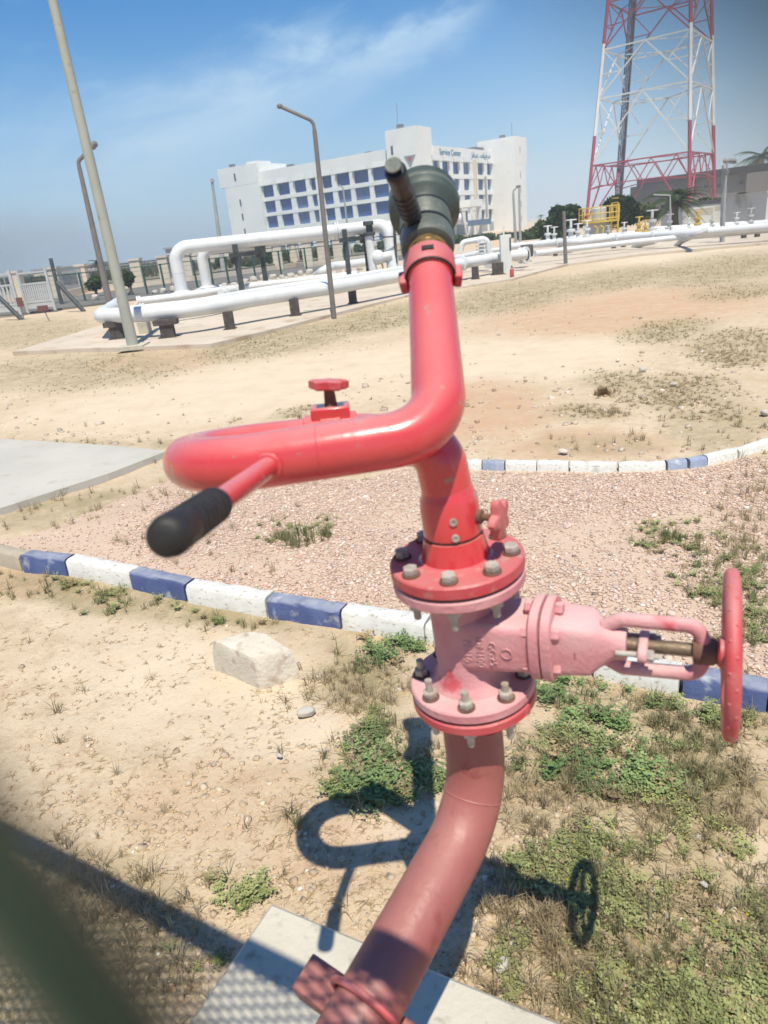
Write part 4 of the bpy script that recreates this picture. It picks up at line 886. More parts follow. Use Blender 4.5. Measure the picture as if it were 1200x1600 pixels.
# right-hand pipe rows
pipeline('front thin white pipe of the right-hand rows, on short dark legs', [Gz(836, 396, .45), Gz(900, 388, .45), Gz(1000, 377, .45), Gz(1060, 371, .45), Gz(1104, 368, .45), Gz(1160, 363, .45), Gz(1330, 348, .45)], .11, [4]*5, seams=6)
pipeline('middle white pipe of the right-hand rows', [Gz(790, 386, .6), Gz(860, 380, .6), Gz(905, 378, .6), Gz(940, 373, .6), Gz(1000, 369, .6), Gz(1080, 364, .6), Gz(1300, 346, .6)], .16, [3]*5, flanges=(.2, .42, .55), seams=6)
pipeline('rear white pipe of the right-hand rows', [P(880, 374, 40), P(960, 368, 40), P(1030, 361, 40), P(1110, 356, 40), P(1290, 340, 40)], .14, [3]*3, flanges=(.3, .6))
pipeline('upper white pipe along the stained white building', [P(1020, 357, 43), P(1120, 351, 42), P(1200, 346, 41), P(1300, 337, 40)], .10, [3]*2, flanges=(.4,))
for u, v, lab in ((959, 388, 'first short dark leg of the front thin pipe'), (974, 386, 'second short dark leg of the front thin pipe'), (868, 400, 'leftmost dark leg under the right-hand rows'), (1162, 372, 'dark leg right of the double lamp pole'), (1183, 370, 'dark leg near the right edge under the pipes')):
    p = G(u, v, .05); tag(MB().box((p.x-.09, p.y-.09, .05), (p.x+.09, p.y+.09, .40)).build('pipe_prop', M['support'], smooth=False, bevel=.008), lab, 'pipe support', 'short legs under the right-hand pipes')
pipeline('curved pipe bend greyed like its shaded underside, sweeping down in front of the right-hand rows', [Gz(1057, 384, .06), Gz(1066, 376, .28), Gz(1085, 367, .6), Gz(1106, 360, .72)], .12, [1.2, 1.2], m='tank', group='grey pipe bends')  # grey colour stands in for shade on the elbow's underside
pipeline('lower grey pipe bend half hidden under the right-hand rows', [Gz(990, 386, .06), Gz(1004, 381, .22), Gz(1025, 377, .3)], .12, [.8], m='tank', group='grey pipe bends')
def small_valve(u, v, Y, lab, s_=1., stack=2, m='white_pipe'):
    b = P(u, v, Y); t = thing('gate_valve', b, lab, 'valve', 'small valves along the right-hand pipes')
    MB().lathe(b, Zu, [(.13*s_, 0), (.2*s_, .02), (.2*s_, .1*s_), (.1*s_, .12*s_), (.1*s_, .3*s_), (.17*s_, .32*s_), (.17*s_, .4*s_), (.05*s_, .42*s_), (.05*s_, .75*s_)], 12).build('body', M[m], t)
    MB().torus(b+Zu*(.72*s_), Zu, .19*s_, .025*s_, 16, 6).build('handwheel', M[m], t)
    MB().bar(b+Zu*(.72*s_)-Vector((.18*s_, 0, 0)), b+Zu*(.72*s_)+Vector((.18*s_, 0, 0)), .03*s_).build('spoke', M[m], t)
for i, (u, v, Y, s_, m, lab) in enumerate(((856, 378, 36, 1., 'white_pipe', 'white valve left of the lamp stub, first of the pair'), (866, 377, 36.5, .9, 'white_pipe', 'white valve left of the lamp stub, second of the pair'), (892, 376, 36, 1.3, 'white_pipe', 'large white valve right of the short lamp stub'), (903, 374, 37, 1., 'white_pipe', 'white valve below the left end of the yellow platform'), (917, 371, 38, 1.1, 'white_pipe', 'white valve in front of the grey tank'), (998, 362, 39, 1., 'yellow', 'yellow capped valve left of the palm'),
        (1018, 361, 39, 1.4, 'tank', 'stout grey valve below the palm'), (1008, 363, 38, .8, 'yellow', 'small yellow valve between grey valve and tree'), (1045, 358, 39, 1., 'tank', 'grey valve below the arm lamp'), (1090, 352, 41, 1., 'yellow', 'pale yellow valve before the stained white wall'), (1076, 356, 40, .7, 'white_pipe', 'short white valve just left of the pale yellow valve'), (1112, 353, 40, .8, 'tank', 'grey valve before the stained wall, left of the lamp cluster pole'), (1150, 350, 40, .8, 'white_pipe', 'white valve before the cross braces of the stained wall'), (1172, 348, 40, 1., 'tank', 'grey valve nearest the right edge, before the stained wall'), (950, 369, 38, .7, 'tank', 'small grey valve at the foot of the yellow ladder'), (975, 366, 39, .8, 'white_pipe', 'white valve between the yellow ladder and the yellow capped valve'))):
    small_valve(u, v, Y, lab, s_, m=m)

# ------------------------------------------------------------------ lamp posts and poles
def pole(name, path, r, m, lab, cat='lamp post', group=None, base=None, parts=()):
    path = [Vector(p) for p in path]; t = thing(name, path[0], lab, cat, group)
    MB().tube(path, r, 14).build('pole', M[m], t)
    if base: MB().box((path[0].x-base, path[0].y-base, path[0].z-.05), (path[0].x+base, path[0].y+base, path[0].z+.035)).build('base_plate', M['concrete'], t, smooth=False)
    return t
b = G(208, 541, .05)
tp = P(82, 0, b.y); dirp = (tp-b)
t = pole('lamp_post', [b, b+Vector((0, 0, 1.2))*1+Vector((dirp.x, 0, 0))*.18, b+dirp*1.25], [.125, .112, .08], 'lamp_grey', 'thick pale grey lamp post rising out of the top of the picture', base=.3)
b = G(522, 496); h = P(490, 192, b.y); e = P(437, 166, b.y)
t = thing('lamp_post', b, 'rusty thin lamp post with a bent arm in front of the white building', 'lamp post')
MB().tube([b, b.lerp(h, .45), h-Zu*.15], [.065, .06, .05], 12).build('pole', M['lamp_rust'], t)
MB().tube(fillet([h-Zu*.2, h+Zu*.03, e], .2, 5), .04, 10).build('arm', M['lamp_rust'], t)
MB().ball(e, .07, 10, (1, 1, .8)).build('lamp_socket', M['lamp_rust'], t)
b = G(173, 482); h = P(124, 262, b.y); e1 = P(131, 243, b.y); e = P(148, 225, b.y)
t = thing('lamp_post', b, 'dark lamp post with a curved arm behind the thick grey post', 'lamp post')
MB().tube([b, h], [.15, .085], 12).build('pole', M['lamp_rust'], t)
MB().tube(fillet([h, P(122, 252, b.y), e1, P(143, 231, b.y)], .25, 4), .075, 10).build('arm', M['lamp_rust'], t)
MB().lathe(P(141, 232, b.y), (e-P(141, 232, b.y)), [(.05, 0), (.14, .1), (.12, .3), (.04, .36)], 12).build('lamp_head', M['roof_junk'], t)
b = P(345, 400, 62); t = pole('lamp_post', [Vector((b.x, b.y, 0)), P(331, 281, 62)], [.22, .1], 'far_pole', 'faint far lamp post left of the white building'); MB().bar(P(330, 280, 62), P(333, 284, 62), .3, .3).build('lamp_head', M['far_pole'], t)
b = P(546, 385, 70); t = pole('lamp_post', [Vector((b.x, b.y, 0)), P(536, 293, 70)], [.12, .07], 'far_pole', 'thin pale lamp post in front of the left wing windows'); MB().tube([P(536, 293, 70), P(529, 289, 70)], .06, 8).build('arm', M['far_pole'], t)
b = P(806, 385, 62); t = pole('lamp_post', [Vector((b.x, b.y, 0)), P(802, 303, 62)], [.13, .09], 'far_pole', 'grey lamp post with a short curved arm before the right tower'); MB().tube(fillet([P(802, 304, 62), P(802, 298, 62), P(809, 291, 62)], .4, 4), .08, 8).build('arm', M['far_pole'], t); MB().ball(P(810, 291, 62), .22, 8, (1, 1, .5)).build('lamp_head', M['roof_junk'], t)
b = P(813, 380, 66); t = pole('lamp_post', [Vector((b.x, b.y, 0)), P(811, 292, 66)], [.12, .08], 'far_pole', 'straight grey pole touching the curved-arm lamp post')
b = G(884, 414); t = pole('post', [b, P(881, 330, b.y)], [.075, .06], 'lamp_rust', 'short rusty post standing alone on the dry ground', 'post', base=.14)
b = P(1048, 378, 37); t = pole('lamp_post', [Vector((b.x, b.y, 0)), P(1047, 305, 37)], [.045, .035], 'far_pole', 'grey post with a level arm in front of the palm'); MB().bar(P(1047, 305, 37), P(1021, 304, 37), .05, .06).build('arm', M['far_pole'], t)
b = G(1129, 380); t = pole('lamp_post', [b, P(1131, 325, b.y), P(1136, 256, b.y)], [.085, .07, .04], 'far_pole', 'tall pole with a lamp cluster beside the dark-roofed building', base=.25)
MB().bar(P(1131, 251, b.y), P(1148, 255, b.y), .10, .07).build('lamp_bar', M['far_pole'], t)
for q_ in (1132, 1140, 1147): MB().bar(P(q_, 249, b.y-.1), P(q_+2, 254, b.y+.12), .14, .09).build('lamp_head', M['far_pole'], t)
MB().bar(P(1134, 268, b.y), P(1138, 268, b.y), .14, .2).build('junction_box', M['roof_junk'], t)
b = P(1127, 378, 32.); t = pole('post', [Vector((b.x, b.y, 0)), P(1130, 258, 32.)], [.07, .05], 'far_pole', 'thin pale pole close beside the tall lamp cluster pole', 'post')
b = P(770, 365, 120); 
# ------------------------------------------------------------------ boundary wall, gate, chain-link posts, signs at the left
wl = [G(-130, 492), G(35, 469), G(94, 466), G(136, 456), G(220, 449), G(262, 444), G(297, 440), G(325, 438), G(437, 422), G(463, 418), G(483, 418), G(506, 415), G(530, 412), G(640, 398)]
bw = thing('boundary_wall', wl[1], 'low cream wall with square pillars and bar railings along the road', 'wall')
rail_me = None
for i, p in enumerate(wl[1:-1]):
    s_ = .24+.002*p.y
    MB().box((p.x-s_, p.y-s_, -.02), (p.x+s_, p.y+s_, 1.78)).build('pillar', M['cream'], bw, smooth=False)
    MB().box((p.x-s_-.06, p.y-s_-.06, 1.78), (p.x+s_+.06, p.y+s_+.06, 1.92)).build('pillar_cap', M['cream'], bw, smooth=False)
for a, b in zip(wl[:-1], wl[1:]):
    MB().bar(a+Zu*.17, b+Zu*.17, .3, .42).build('low_wall', M['cream'], bw, smooth=False)
    L = (b-a).length; rl_ = MB(); nb = max(3, int(L/.35))
    for zz in (.45, 1.65): rl_.bar(a+Zu*zz, b+Zu*zz, .05, .06)
    if a.y < 50:
        for k in range(nb):
            q = a.lerp(b, (k+.5)/nb); rl_.bar(q+Zu*.4, q+Zu*1.7, .045)
    rl_.build('railing', M['gate_white'] if a.y < 48 else M['dark_steel'], bw, smooth=False)
def gate(u0, u1, vt, vb, Y, lab):
    a, b = P(u0, vb, Y), P(u1, vb, Y); top = P(u0, vt, Y).z; t = thing('gate', Vector((a.x, a.y, 0)), lab, 'gate', 'white barred gates at the left')
    X = Vector((b.x-a.x, b.y-a.y, 0)); L = X.length; X.normalize(); Yv = Vector((-X.y, X.x, 0)); o = Vector((a.x, a.y, 0))
    for x0 in (0, L-.1): MB().frame(o, X, Yv, Zu, (x0, -.05, .03), (x0+.1, .05, top+.1)).build('post', M['gate_white'], t, smooth=False)
    for z0 in (.45, top-.55, top-.08): MB().frame(o, X, Yv, Zu, (.1, -.03, z0), (L-.1, .03, z0+.08)).build('rail', M['gate_white'], t, smooth=False)
    MB().frame(o, X, Yv, Zu, (.1, -.012, .2), (L-.1, .012, .445)).build('kick_panel', M['gate_white'], t, smooth=False)
    n = 12; me = MB().box((-.035, -.02, 0), (.035, .02, top-1.08)).mesh('bar', smooth=False); me.materials.append(M['gate_white'])
    for k in range(n): share('bar', me, t, o+X*(.1+(L-.2)*(k+.5)/n)+Zu*.532, (0, 0, math.atan2(X.y, X.x)))
gate(43, 90, 425, 490, 33.5, 'white barred gate leaf beside the leaning black post')
gate(-40, 36, 432, 497, 33., 'white barred gate leaf cut by the left picture edge')
for u0, v0, u1, v1, lab in ((97, 477, 79, 404, 'black leaning corner post rising above the white gate'), (131, 485, 89, 441, 'black slanted brace leaning against the corner post'), (34, 498, -14, 452, 'black slanted brace at the left picture edge')):
    a = G(u0, v0); b_ = P(u1, v1, a.y+.4); tag(MB().tube([a-Zu*.05, b_], .095, 10).build('post' if u0 == 97 else 'brace', M['dark_steel']), lab, 'post')
gf = [G(60, 478), G(134, 472), G(190, 466), G(231, 461), G(259, 458), G(284, 454), G(309, 451), G(334, 448), G(358, 444), G(400, 438), G(440, 432), G(480, 426), G(540, 417), G(600, 408)]
cf = thing('green_fence', gf[0], 'green wire fence with slim posts between the road and the pipes', 'fence')
pm = MB().tube([(0, 0, -.05), (0, 0, 1.5)], .055, 8).mesh('post'); pm.materials.append(M['green_steel'])
for p in gf: share('post', pm, cf, p)
MB().tube([p+Zu*1.46 for p in gf], .03, 6).build('top_rail', M['green_steel'], cf)
fwm = MB()
for zz in (.1, .4, .7, 1., 1.25):
    fwm.tube([p+Zu*zz for p in gf], .006, 4, caps=False)
o_ = fwm.build('wire', M['green_steel'], cf); o_['kind'] = 'stuff'
for u, v, ub, vb, w, h, lab in ((31, 472, 37, 498, .26, .36, 'upright dull red sign plate on a thin post by the left gate'), (67, 482, 77, 500, .40, .22, 'wide dull red sign plate on a thin post before the white gate')):
    p = G(ub, vb); c_ = P(u, v, p.y); t = thing('sign', p, lab, 'sign', 'dull red plates')
    MB().tube([p-Zu*.05, c_+Vector((0, .03, 0))], .022, 8).build('post', M['lamp_rust'], t)
    MB().box((c_.x-w/2, c_.y-.02, c_.z-h/2), (c_.x+w/2, c_.y+.005, c_.z+h/2)).build('plate', M['sign_red'], t, smooth=False)
rk = rocky('marker_stone', (0, 0, 0), (.42, .36, .26), 91, M['rock']); rme = rk.data; bpy.data.objects.remove(rk)
line = [(150, 471), (170, 468), (205, 462), (243, 461), (256, 460), (272, 458), (352, 452), (366, 449), (384, 443), (397, 441), (411, 439), (427, 437), (441, 436), (455, 434), (470, 432), (484, 430), (530, 428), (545, 426), (562, 424)]
for i, (u, v) in enumerate(line):
    p = G(u, v); o = share('marker_stone', rme, None, p, (0, 0, i*1.7), (1+.2*math.sin(i*3), 1, 1+.2*math.cos(i*5)))
    tag(o, 'whitewashed marker stone in the row between the road and the pipes', 'stone', 'whitewashed stones edging the road')

# ------------------------------------------------------------------ white building
K = Vector((13.3, 138.8, 0)); BA = Vector((-.83, .557, 0)).normalized(); BB = Vector((.557, .83, 0)).normalized()   # along the left wing (to the left), along the right wing (away)
hb = thing('building', K, 'large white L-shaped building with blue windows and three stair towers', 'building')
def bb(name, p0, p1, q0, q1, z0, z1, m, par=None):
    return MB().frame(K, BA, BB, Zu, (p0, q0, z0), (p1, q1, z1)).build(name, M[m], par or hb, smooth=False)
def bmulti(name, boxes, m):
    mb = MB()
    for a in boxes: mb.frame(K, BA, BB, Zu, (a[0], a[2], a[4]), (a[1], a[3], a[5]))
    return mb.build(name, M[m], hb, smooth=False)
def face_p(u, v, left):                                # where a line of sight meets a wing's front
    d = ray(u, v); n = BB if left else BA*-1
    n_ = BB if left else BA
    t = (K.x*n_.x+K.y*n_.y)/(d.x*n_.x+d.y*n_.y); w = Vector((d.x*t, d.y*t, 0))-K
    return w.dot(BA) if left else w.dot(BB)
bb('corner_tower', .05, 6.4, -1.2, 4.6, -.1, 18.95, 'bldg'); 
bb('left_tower', 38., 48.9, -.9, 9., 14.2, 17.9, 'bldg'); bb('left_tower', 38.02, 47.6, -.88, 8.9, -.1, 14.198, 'bldg'); bb('left_tower', 38.05, 40.8, -.6, 4., 17.9, 18.3, 'bldg')
bb('right_tower', -5.3, 3., 31.3, 38.6, 13., 18.1, 'bldg'); bb('right_tower', -5.28, 2.98, 31.32, 38.0, -.1, 12.998, 'bldg')
ROWS_L = [(11.25, 13.45), (8.3, 10.5), (5.35, 7.6), (.9, 3.6)]
cols_l = [(382.5, 403.5), (410, 427.5), (434, 452.5), (459.5, 478), (485, 493), (503, 518), (525, 546), (552, 575.5), (581.5, 605)]
CL = []
for u0, u1 in cols_l:
    vv = 302+(u0-393)*(267-302)/(594-393); a, b_ = face_p(u0, vv, True), face_p(u1, vv, True); CL.append((min(a, b_), max(a, b_)))
CL.sort()
ROWS_R = [(11.3, 13.5), (8.4, 10.5), (5.4, 7.5), (2.4, 4.55)]
cols_r = [(675, 686), (691.4, 701.6), (708, 717.6), (724, 733.6), (746.4, 755.4), (761, 769)]
CR = sorted((face_p(a, 262, False), face_p(b_, 262, False)) for a, b_ in cols_r)
def wing(tag_, cols, rows, lo, hi, top, left):
    """frame wall: solid back, piers and spandrels standing proud, glass set deep in each opening"""
    D = .7 if left else .62
    def bx(a0, a1, d0, d1, z0, z1): return (a0, a1, d0, d1, z0, z1) if left else (-d1 if False else d0, d1, a0, a1, z0, z1)
    back = [bx(lo, hi, D, 14., -.1, top-.4)]; bmulti('wall', back, 'bldg')
    prs = []; e = [lo]+[q for c_ in cols for q in c_]+[hi]
    for k in range(0, len(e), 2): prs.append(bx(e[k], e[k+1], 0., D-.004, -.1, top-.8))
    bmulti('piers', prs, 'bldg')
    zs = [-.1]+[z for r in sorted(rows) for z in r]+[top]; sp = []
    for k in range(0, len(zs), 2): sp.append(bx(lo+.002, hi-.002, -.06, D-.006, zs[k], zs[k+1]))
    bmulti('spandrels', sp, 'bldg')
    hd_ = []
    z1 = rows[0][1]
    for c_ in cols:
        # sloped sun hood above each top window
        mb = MB()
        f = lambda a, d, z: K+(BA*a+BB*d if left else BA*d+BB*a)+Zu*z
        s_ = 1 if True else 1
        pts_ = [f(c_[0], -.065, z1+.05), f(c_[1], -.065, z1+.05), f(c_[1], -.065, z1+.95), f(c_[0], -.065, z1+.95), f(c_[0], -.42, z1+.02), f(c_[1], -.42, z1+.02), f(c_[1], -.1, z1+.98), f(c_[0], -.1, z1+.98)]
        mb.hexa(pts_); mb.build('sun_hood', M['hood'], hb, smooth=False)
    cache = {}
    for ri, r_ in enumerate(rows):
        for c_ in cols:
            w, h = c_[1]-c_[0], r_[1]-r_[0]; o = K+(BA*((c_[0]+c_[1])/2)+BB*(D-.25) if left else BA*(D-.2)+BB*((c_[0]+c_[1])/2))+Zu*((r_[0]+r_[1])/2)
            X, Y = (BA, BB) if left else (BB, BA)
            gm_ = 'dark_glass' if (not left and ri == 3) else random.choice(('glass', 'glass', 'glass', 'glass_pale', 'glass_deep'))
            wi = MB().frame(o, X, Y, Zu, (-w/2, 0, -h/2), (w/2, .06, h/2)).build('window', M[gm_], hb, smooth=False)
            f = MB(); t_ = .07
            for x0, x1, z0, z1_ in ((-w/2, -w/2+t_, -h/2, h/2), (w/2-t_, w/2, -h/2, h/2), (-w/2+t_, w/2-t_, -h/2, -h/2+t_), (-w/2+t_, w/2-t_, h/2-t_, h/2), (-.04, .04, -h/2+t_, h/2-t_), (-w/2+t_, -.04, -h/2+h*.3, -h/2+h*.3+.06), (.04, w/2-t_, -h/2+h*.3, -h/2+h*.3+.06)):
                f.frame(o, X, Y, Zu, (x0, -.05, z0), (x1, -.003, z1_))
            f.build('frame', M['frame_blue'], wi, smooth=False)
wing('l', CL, ROWS_L, 6.42, 37.98, 16.2, True)
wing('r', CR, ROWS_R, 4.62, 31.28, 16.0, False)
# grey louvered ground floor, duct, porch, slits, roof clutter
for i, (a, b_) in enumerate(CR[1:]):
    bb('louver_panel', -.075, -.061, a, b_+.8, .2, 2.0, 'louver')
dq = face_p(740, 262, False); bb('duct', -.5, -.062, dq-.35, dq+.35, 1., 14., 'cream')
dq2 = face_p(757.5, 290, False); bb('duct', -.4, -.062, dq2-.15, dq2+.15, 3., 11., 'louver')
bb('porch_roof', -5., -.3, 9., 15., 5.0, 6.3, 'bldg'); bb('porch_column', -4.9, -4.2, 13.6, 14.4, -.1, 4.99, 'bldg'); bb('porch_column', -4.9, -4.2, 9.4, 10.2, -.1, 4.99, 'bldg'); bb('entrance_canopy', -6.5, -5.02, 7.5, 15.2, 1.6, 2.6, 'canopy_blue')
bb('slit_window', 5.0, 5.4, -1.26, -1.19, 15., 16.4, 'dark_glass')
for z in (1.5, 4.5, 7.5, 10.3): bb('slit_window', 43.6, 43.95, -.95, -.87, z, z+1.3, 'dark_glass')
bb('slit_window', 44., 44.4, -.95, -.87, 15.2, 16.6, 'dark_glass'); bb('roof_window', 39.2, 40.4, -.66, -.59, 16.6, 17.6, 'roof_junk')
for z in (1.5, 4.4, 7.2, 10.2, 15.): bb('slit_window', -5.35, -5.29 if z < 13 else -5.29, 34.4, 34.7, z, z+1.2, 'louver')
for p0, q0, z0, s_ in ((3.5, 0, 18.95, .8), (-2, 34, 18.1, .8), (8, 5, 15.8, 1.), (12.5, 3, 15.8, .9), (14, 4, 15.8, .8), (20.5, 3, 15.8, .8), (27, 4, 15.8, .7), (31, 2, 15.8, 1.), (46, 1, 17.9, .8)): bb('roof_unit', p0, p0+s_*1.4, q0, q0+s_, z0, z0+s_, 'roof_junk')
bb('roof_unit', 1., 3.2, 25.5, 30., 15.6, 16.7, 'roof_junk')
text_on('Service Center', K+BA*-.07+BB*(face_p(703, 237, False))+Zu*15.0, BB, Zu, 1.5, 'lettering', M['sign_blue'], hb, .05)
text_on('\uFEB0\uFED4\uFEE8\uFEB3 \uFEB2\uFED4\uFEF4\uFE93\uFEAE\uFEB3', K+BA*-.07+BB*(face_p(751, 241, False))+Zu*15.0, BB, Zu, 1.6, 'lettering', M['sign_blue'], hb, .05)
tq = K+BA*1.6-BB*1.22+Zu*13.6
mb = MB(); 
for (w, h, o_) in ((1.15, 1.9, 0),):
    mb.rings([[tq+BA*-w-BB*d+Zu*.8, tq+BA*w-BB*d+Zu*.8, tq-BB*d-Zu*1.1] for d in (0, .08)])
mb.build('emblem', M['louver'], hb, smooth=False)
mb = MB(); mb.rings([[tq+BA*-.5-BB*d+Zu*.55, tq+BA*.5-BB*d+Zu*.55, tq-BB*d-Zu*.4] for d in (.081, .13)]); mb.build('emblem', M['ext_red'], hb, smooth=False)
for p0, q0, z0, h_ in ((5.4, 2, 18.95, 4.5), (-3, 36, 18.1, 3.)): MB().tube([K+BA*p0+BB*q0+Zu*z0, K+BA*p0+BB*q0+Zu*(z0+h_)], .05, 6).build('aerial', M['roof_junk'], hb)

# ------------------------------------------------------------------ lattice tower
TY = 95.; TC = P(1028, 312, TY); TC = Vector((TC.x, TC.y+2., 0)); r0 = 107*TY/1080*.955
angs = [q-21.5 for q in (28, 118, 208, 298)]
def tleg(k, z):
    s_ = 1-z/88.; rr = r0*max(.18, s_); return Vector((TC.x+rr*math.cos(R(angs[k])), TC.y+rr*math.sin(R(angs[k])), z))
tw = thing('lattice_tower', TC, 'tall red and white steel lattice tower beside the white building', 'tower')
zl = [0., 7.2, 14.5, 19.6, 24.3, 29., 34., 39.]
ZW = (10.5, 20.2)
def tm(z): return 'tower_white' if ZW[0] < z < ZW[1] else 'tower_red'
for k in range(4):
    for a, b_ in zip((0, ZW[0], ZW[1]), (*ZW, 40.)):
        MB().bar(tleg(k, a)-Zu*(.1 if a == 0 else 0), tleg(k, b_), .32).build('leg', M[tm((a+b_)/2)], tw, smooth=False)
def brace(a, b_, w, m=None): MB().bar(a, b_, w).build('brace', M[m or tm((a.z+b_.z)/2)], tw, smooth=False)
for k in range(4):
    j = (k+1) % 4
    for i in range(len(zl)-1):
        z0, z1 = zl[i], zl[i+1]; A0, B0, A1, B1 = tleg(k, z0), tleg(j, z0), tleg(k, z1), tleg(j, z1); md = (A1+B1)/2
        brace(A1, B1, .15)
        if i == 0:
            n = 4                                      # deep warren girder at the foot
            lo_ = [A0.lerp(A1, .62), *[A1.lerp(B1, q/n)-Zu*2.3 for q in range(1, n)], B0.lerp(B1, .62)]
            for q in range(n):
                brace(A1.lerp(B1, (q+.5)/n), lo_[q], .10); brace(A1.lerp(B1, (q+.5)/n), lo_[q+1], .10); brace(lo_[q], lo_[q+1], .12)
            brace(A0, lo_[1], .15); brace(B0, lo_[n-1], .15)
        else:
            brace(A0, md, .14); brace(B0, md, .14)
            for f in (.5,):
                brace(A0.lerp(A1, f), A0.lerp(md, f), .10); brace(B0.lerp(B1, f), B0.lerp(md, f), .10)
                brace(A1, A0.lerp(md, f), .10); brace(B1, B0.lerp(md, f), .10)
for i in range(1, len(zl)):
    for k in range(2): brace((tleg(k, zl[i])+tleg((k+1) % 4, zl[i]))/2, (tleg(k+1, zl[i])+tleg((k+2) % 4, zl[i]))/2, .08); brace((tleg(k+2, zl[i])+tleg((k+3) % 4, zl[i]))/2, (tleg((k+3) % 4, zl[i])+tleg(k, zl[i]))/2, .08)
la, lb = tleg(1, 0).lerp(tleg(2, 0), .12), tleg(1, 40).lerp(tleg(2, 40), .12)
for s_ in (-.4, .4): MB().bar(la+Vector((s_, -.4, 0)), lb+Vector((s_, -.4, 0)), .14).build('ladder_rail', M['tower_dark'], tw, smooth=False)
rung = MB()
for k in range(90): q = la.lerp(lb, (k+.5)/90); rung.bar(q+Vector((-.4, -.4, 0)), q+Vector((.4, -.4, 0)), .05)
o_ = rung.build('ladder_rung', M['tower_dark'], tw, smooth=False); o_['kind'] = 'stuff'
for s_ in (-.3, -.1, .1, .3): MB().bar(la+Vector((s_, -.25, 0)), lb+Vector((s_, -.25, 0)), .10).build('cable', M['tower_dark'], tw, smooth=False)
for k in range(4): MB().frame(tleg(k, 0), Vector((1, 0, 0)), Vector((0, 1, 0)), Zu, (-.6, -.6, -.3), (.6, .6, .25)).build('footing', M['concrete'], tw, smooth=False)

# ------------------------------------------------------------------ grey building, stained white building, tank with yellow platform
def house(name, lab, a, b_, depth, z1, m, roofm, rz0, rz1, over=.4):
    X = Vector((b_.x-a.x, b_.y-a.y, 0)); L = X.length; X.normalize(); Yv = Vector((-X.y, X.x, 0)); o = Vector((a.x, a.y, 0))
    t = thing(name, o, lab, 'building')
    MB().frame(o, X, Yv, Zu, (0, 0, -.1), (L, depth, z1)).build('wall', M[m], t, smooth=False)
    MB().frame(o, X, Yv, Zu, (-over, -over, rz0), (L+over, depth+over, rz1)).build('roof', M[roofm], t, smooth=False)
    return t, o, X, Yv, L
ga, gb_ = P(1003, 300, 118), P(1260, 276, 100)
zr = P(1003, 283, 118).z; zr2 = P(1200, 252, 104).z; zr = (zr+zr2)/2
t, o, X, Yv, L = house('building', 'long grey clad building with a dark upper band behind the tower', ga, gb_, 18, zr-.9, 'grey_wall', 'grey_roof', zr-.898, zr, .6)
MB().frame(o, X, Yv, Zu, (-1.2, -1.4, zr-3.3), (L*.36, -.01, zr-.9)).build('roof_band', M['grey_roof'], t, smooth=False)
for k in range(9):
    for z0 in (zr-2.3, zr-5.2): MB().frame(o, X, Yv, Zu, (L*.42+k*.95+(k > 3)*1.2, -.06, z0), (L*.42+.55+k*.95+(k > 3)*1.2, .02, z0+.45)).build('vent', M['roof_junk'], t, smooth=False)
for k in range(16): MB().frame(o, X, Yv, Zu, (k*2.0, -.04, -.1), (k*2.0+.07, -.0, zr-3.35)).build('cladding_seam', M['grey_wall'], t, smooth=False)
MB().frame(o, X, Yv, Zu, (L*.70, -1.6, -.1), (L*.93, -.02, zr-1.0)).build('annex_wall', M['grey_wall'], t, smooth=False)
wa, wb = P(1066, 345, 52), P(1192, 330, 51)
t, o, X, Yv, L = house('building', 'low stained white building with a flat dark roof edge behind the pipes', wa, wb, 7, P(1067, 322, 52).z-.02, 'old_white', 'grey_roof', P(1067, 322, 52).z, P(1067, 317, 52).z, .07)
for x0 in (L*.72, L*.95): MB().frame(o, X, Yv, Zu, (x0, -.14, -.05), (x0+.1, -.004, P(1067, 322, 52).z-.02)).build('post', M['dark_steel'], t, smooth=False)
zt = P(1067, 322, 52).z
for a, b_ in (((L*.73, .4), (L*.95, zt-.3)), ((L*.73, zt-.3), (L*.95, .4))): MB().bar(o+X*a[0]-Yv*.2+Zu*a[1], o+X*b_[0]-Yv*.17+Zu*b_[1], .05).build('cross_brace', M['dark_steel'], t, smooth=False)
for x0, z0, w, h in ((.8, zt-.7, 1.2, .42), (2.1, zt-.5, .7, .3), (3.3, zt-.42, 1.6, .3)): MB().frame(o, X, Yv, Zu, (x0, -.012, z0), (x0+w, -.002, z0+h)).build('stain_patch', M['concrete'], t, smooth=False)
# pale block at the far right edge
ra, rb_ = P(1196, 340, 45), P(1280, 330, 45); house('building', 'pale rendered block at the right picture edge beside the stained building', ra, rb_, 5, P(1197, 302, 45).z, 'old_white', 'old_white', P(1197, 302, 45).z+.003, P(1197, 300, 45).z+.05, .1)
tb = P(935, 377, 46); tk = thing('tank', Vector((tb.x, tb.y, 0)), 'grey cylindrical vessel under a yellow railed platform with ladder', 'tank')
zp = P(935, 345, 46).z
MB().lathe((tb.x, tb.y, 0), Zu, [(.62, 0), (.66, .02), (.66, zp-.25), (.60, zp-.1)], 24).build('vessel', M['tank'], tk)
MB().lathe((tb.x, tb.y, zp-.1), Zu, [(1.22, 0), (1.22, .09)], 24).build('platform', M['yellow'], tk)
MB().lathe((tb.x, tb.y, zp), Zu, [(.45, 0), (.45, .7), (.36, .78)], 20).build('vessel_top', M['tank'], tk)
for k in range(14):
    a = 2*math.pi*k/14; MB().bar((tb.x+1.2*math.cos(a), tb.y+1.2*math.sin(a), zp-.05), (tb.x+1.2*math.cos(a), tb.y+1.2*math.sin(a), zp+.8), .05).build('railing_post', M['yellow'], tk, smooth=False)
for zz in (.1, .42, .78): MB().torus((tb.x, tb.y, zp+zz), Zu, 1.2, .035, 28, 6).build('railing', M['yellow'], tk)
lx = P(960, 360, 45.2)
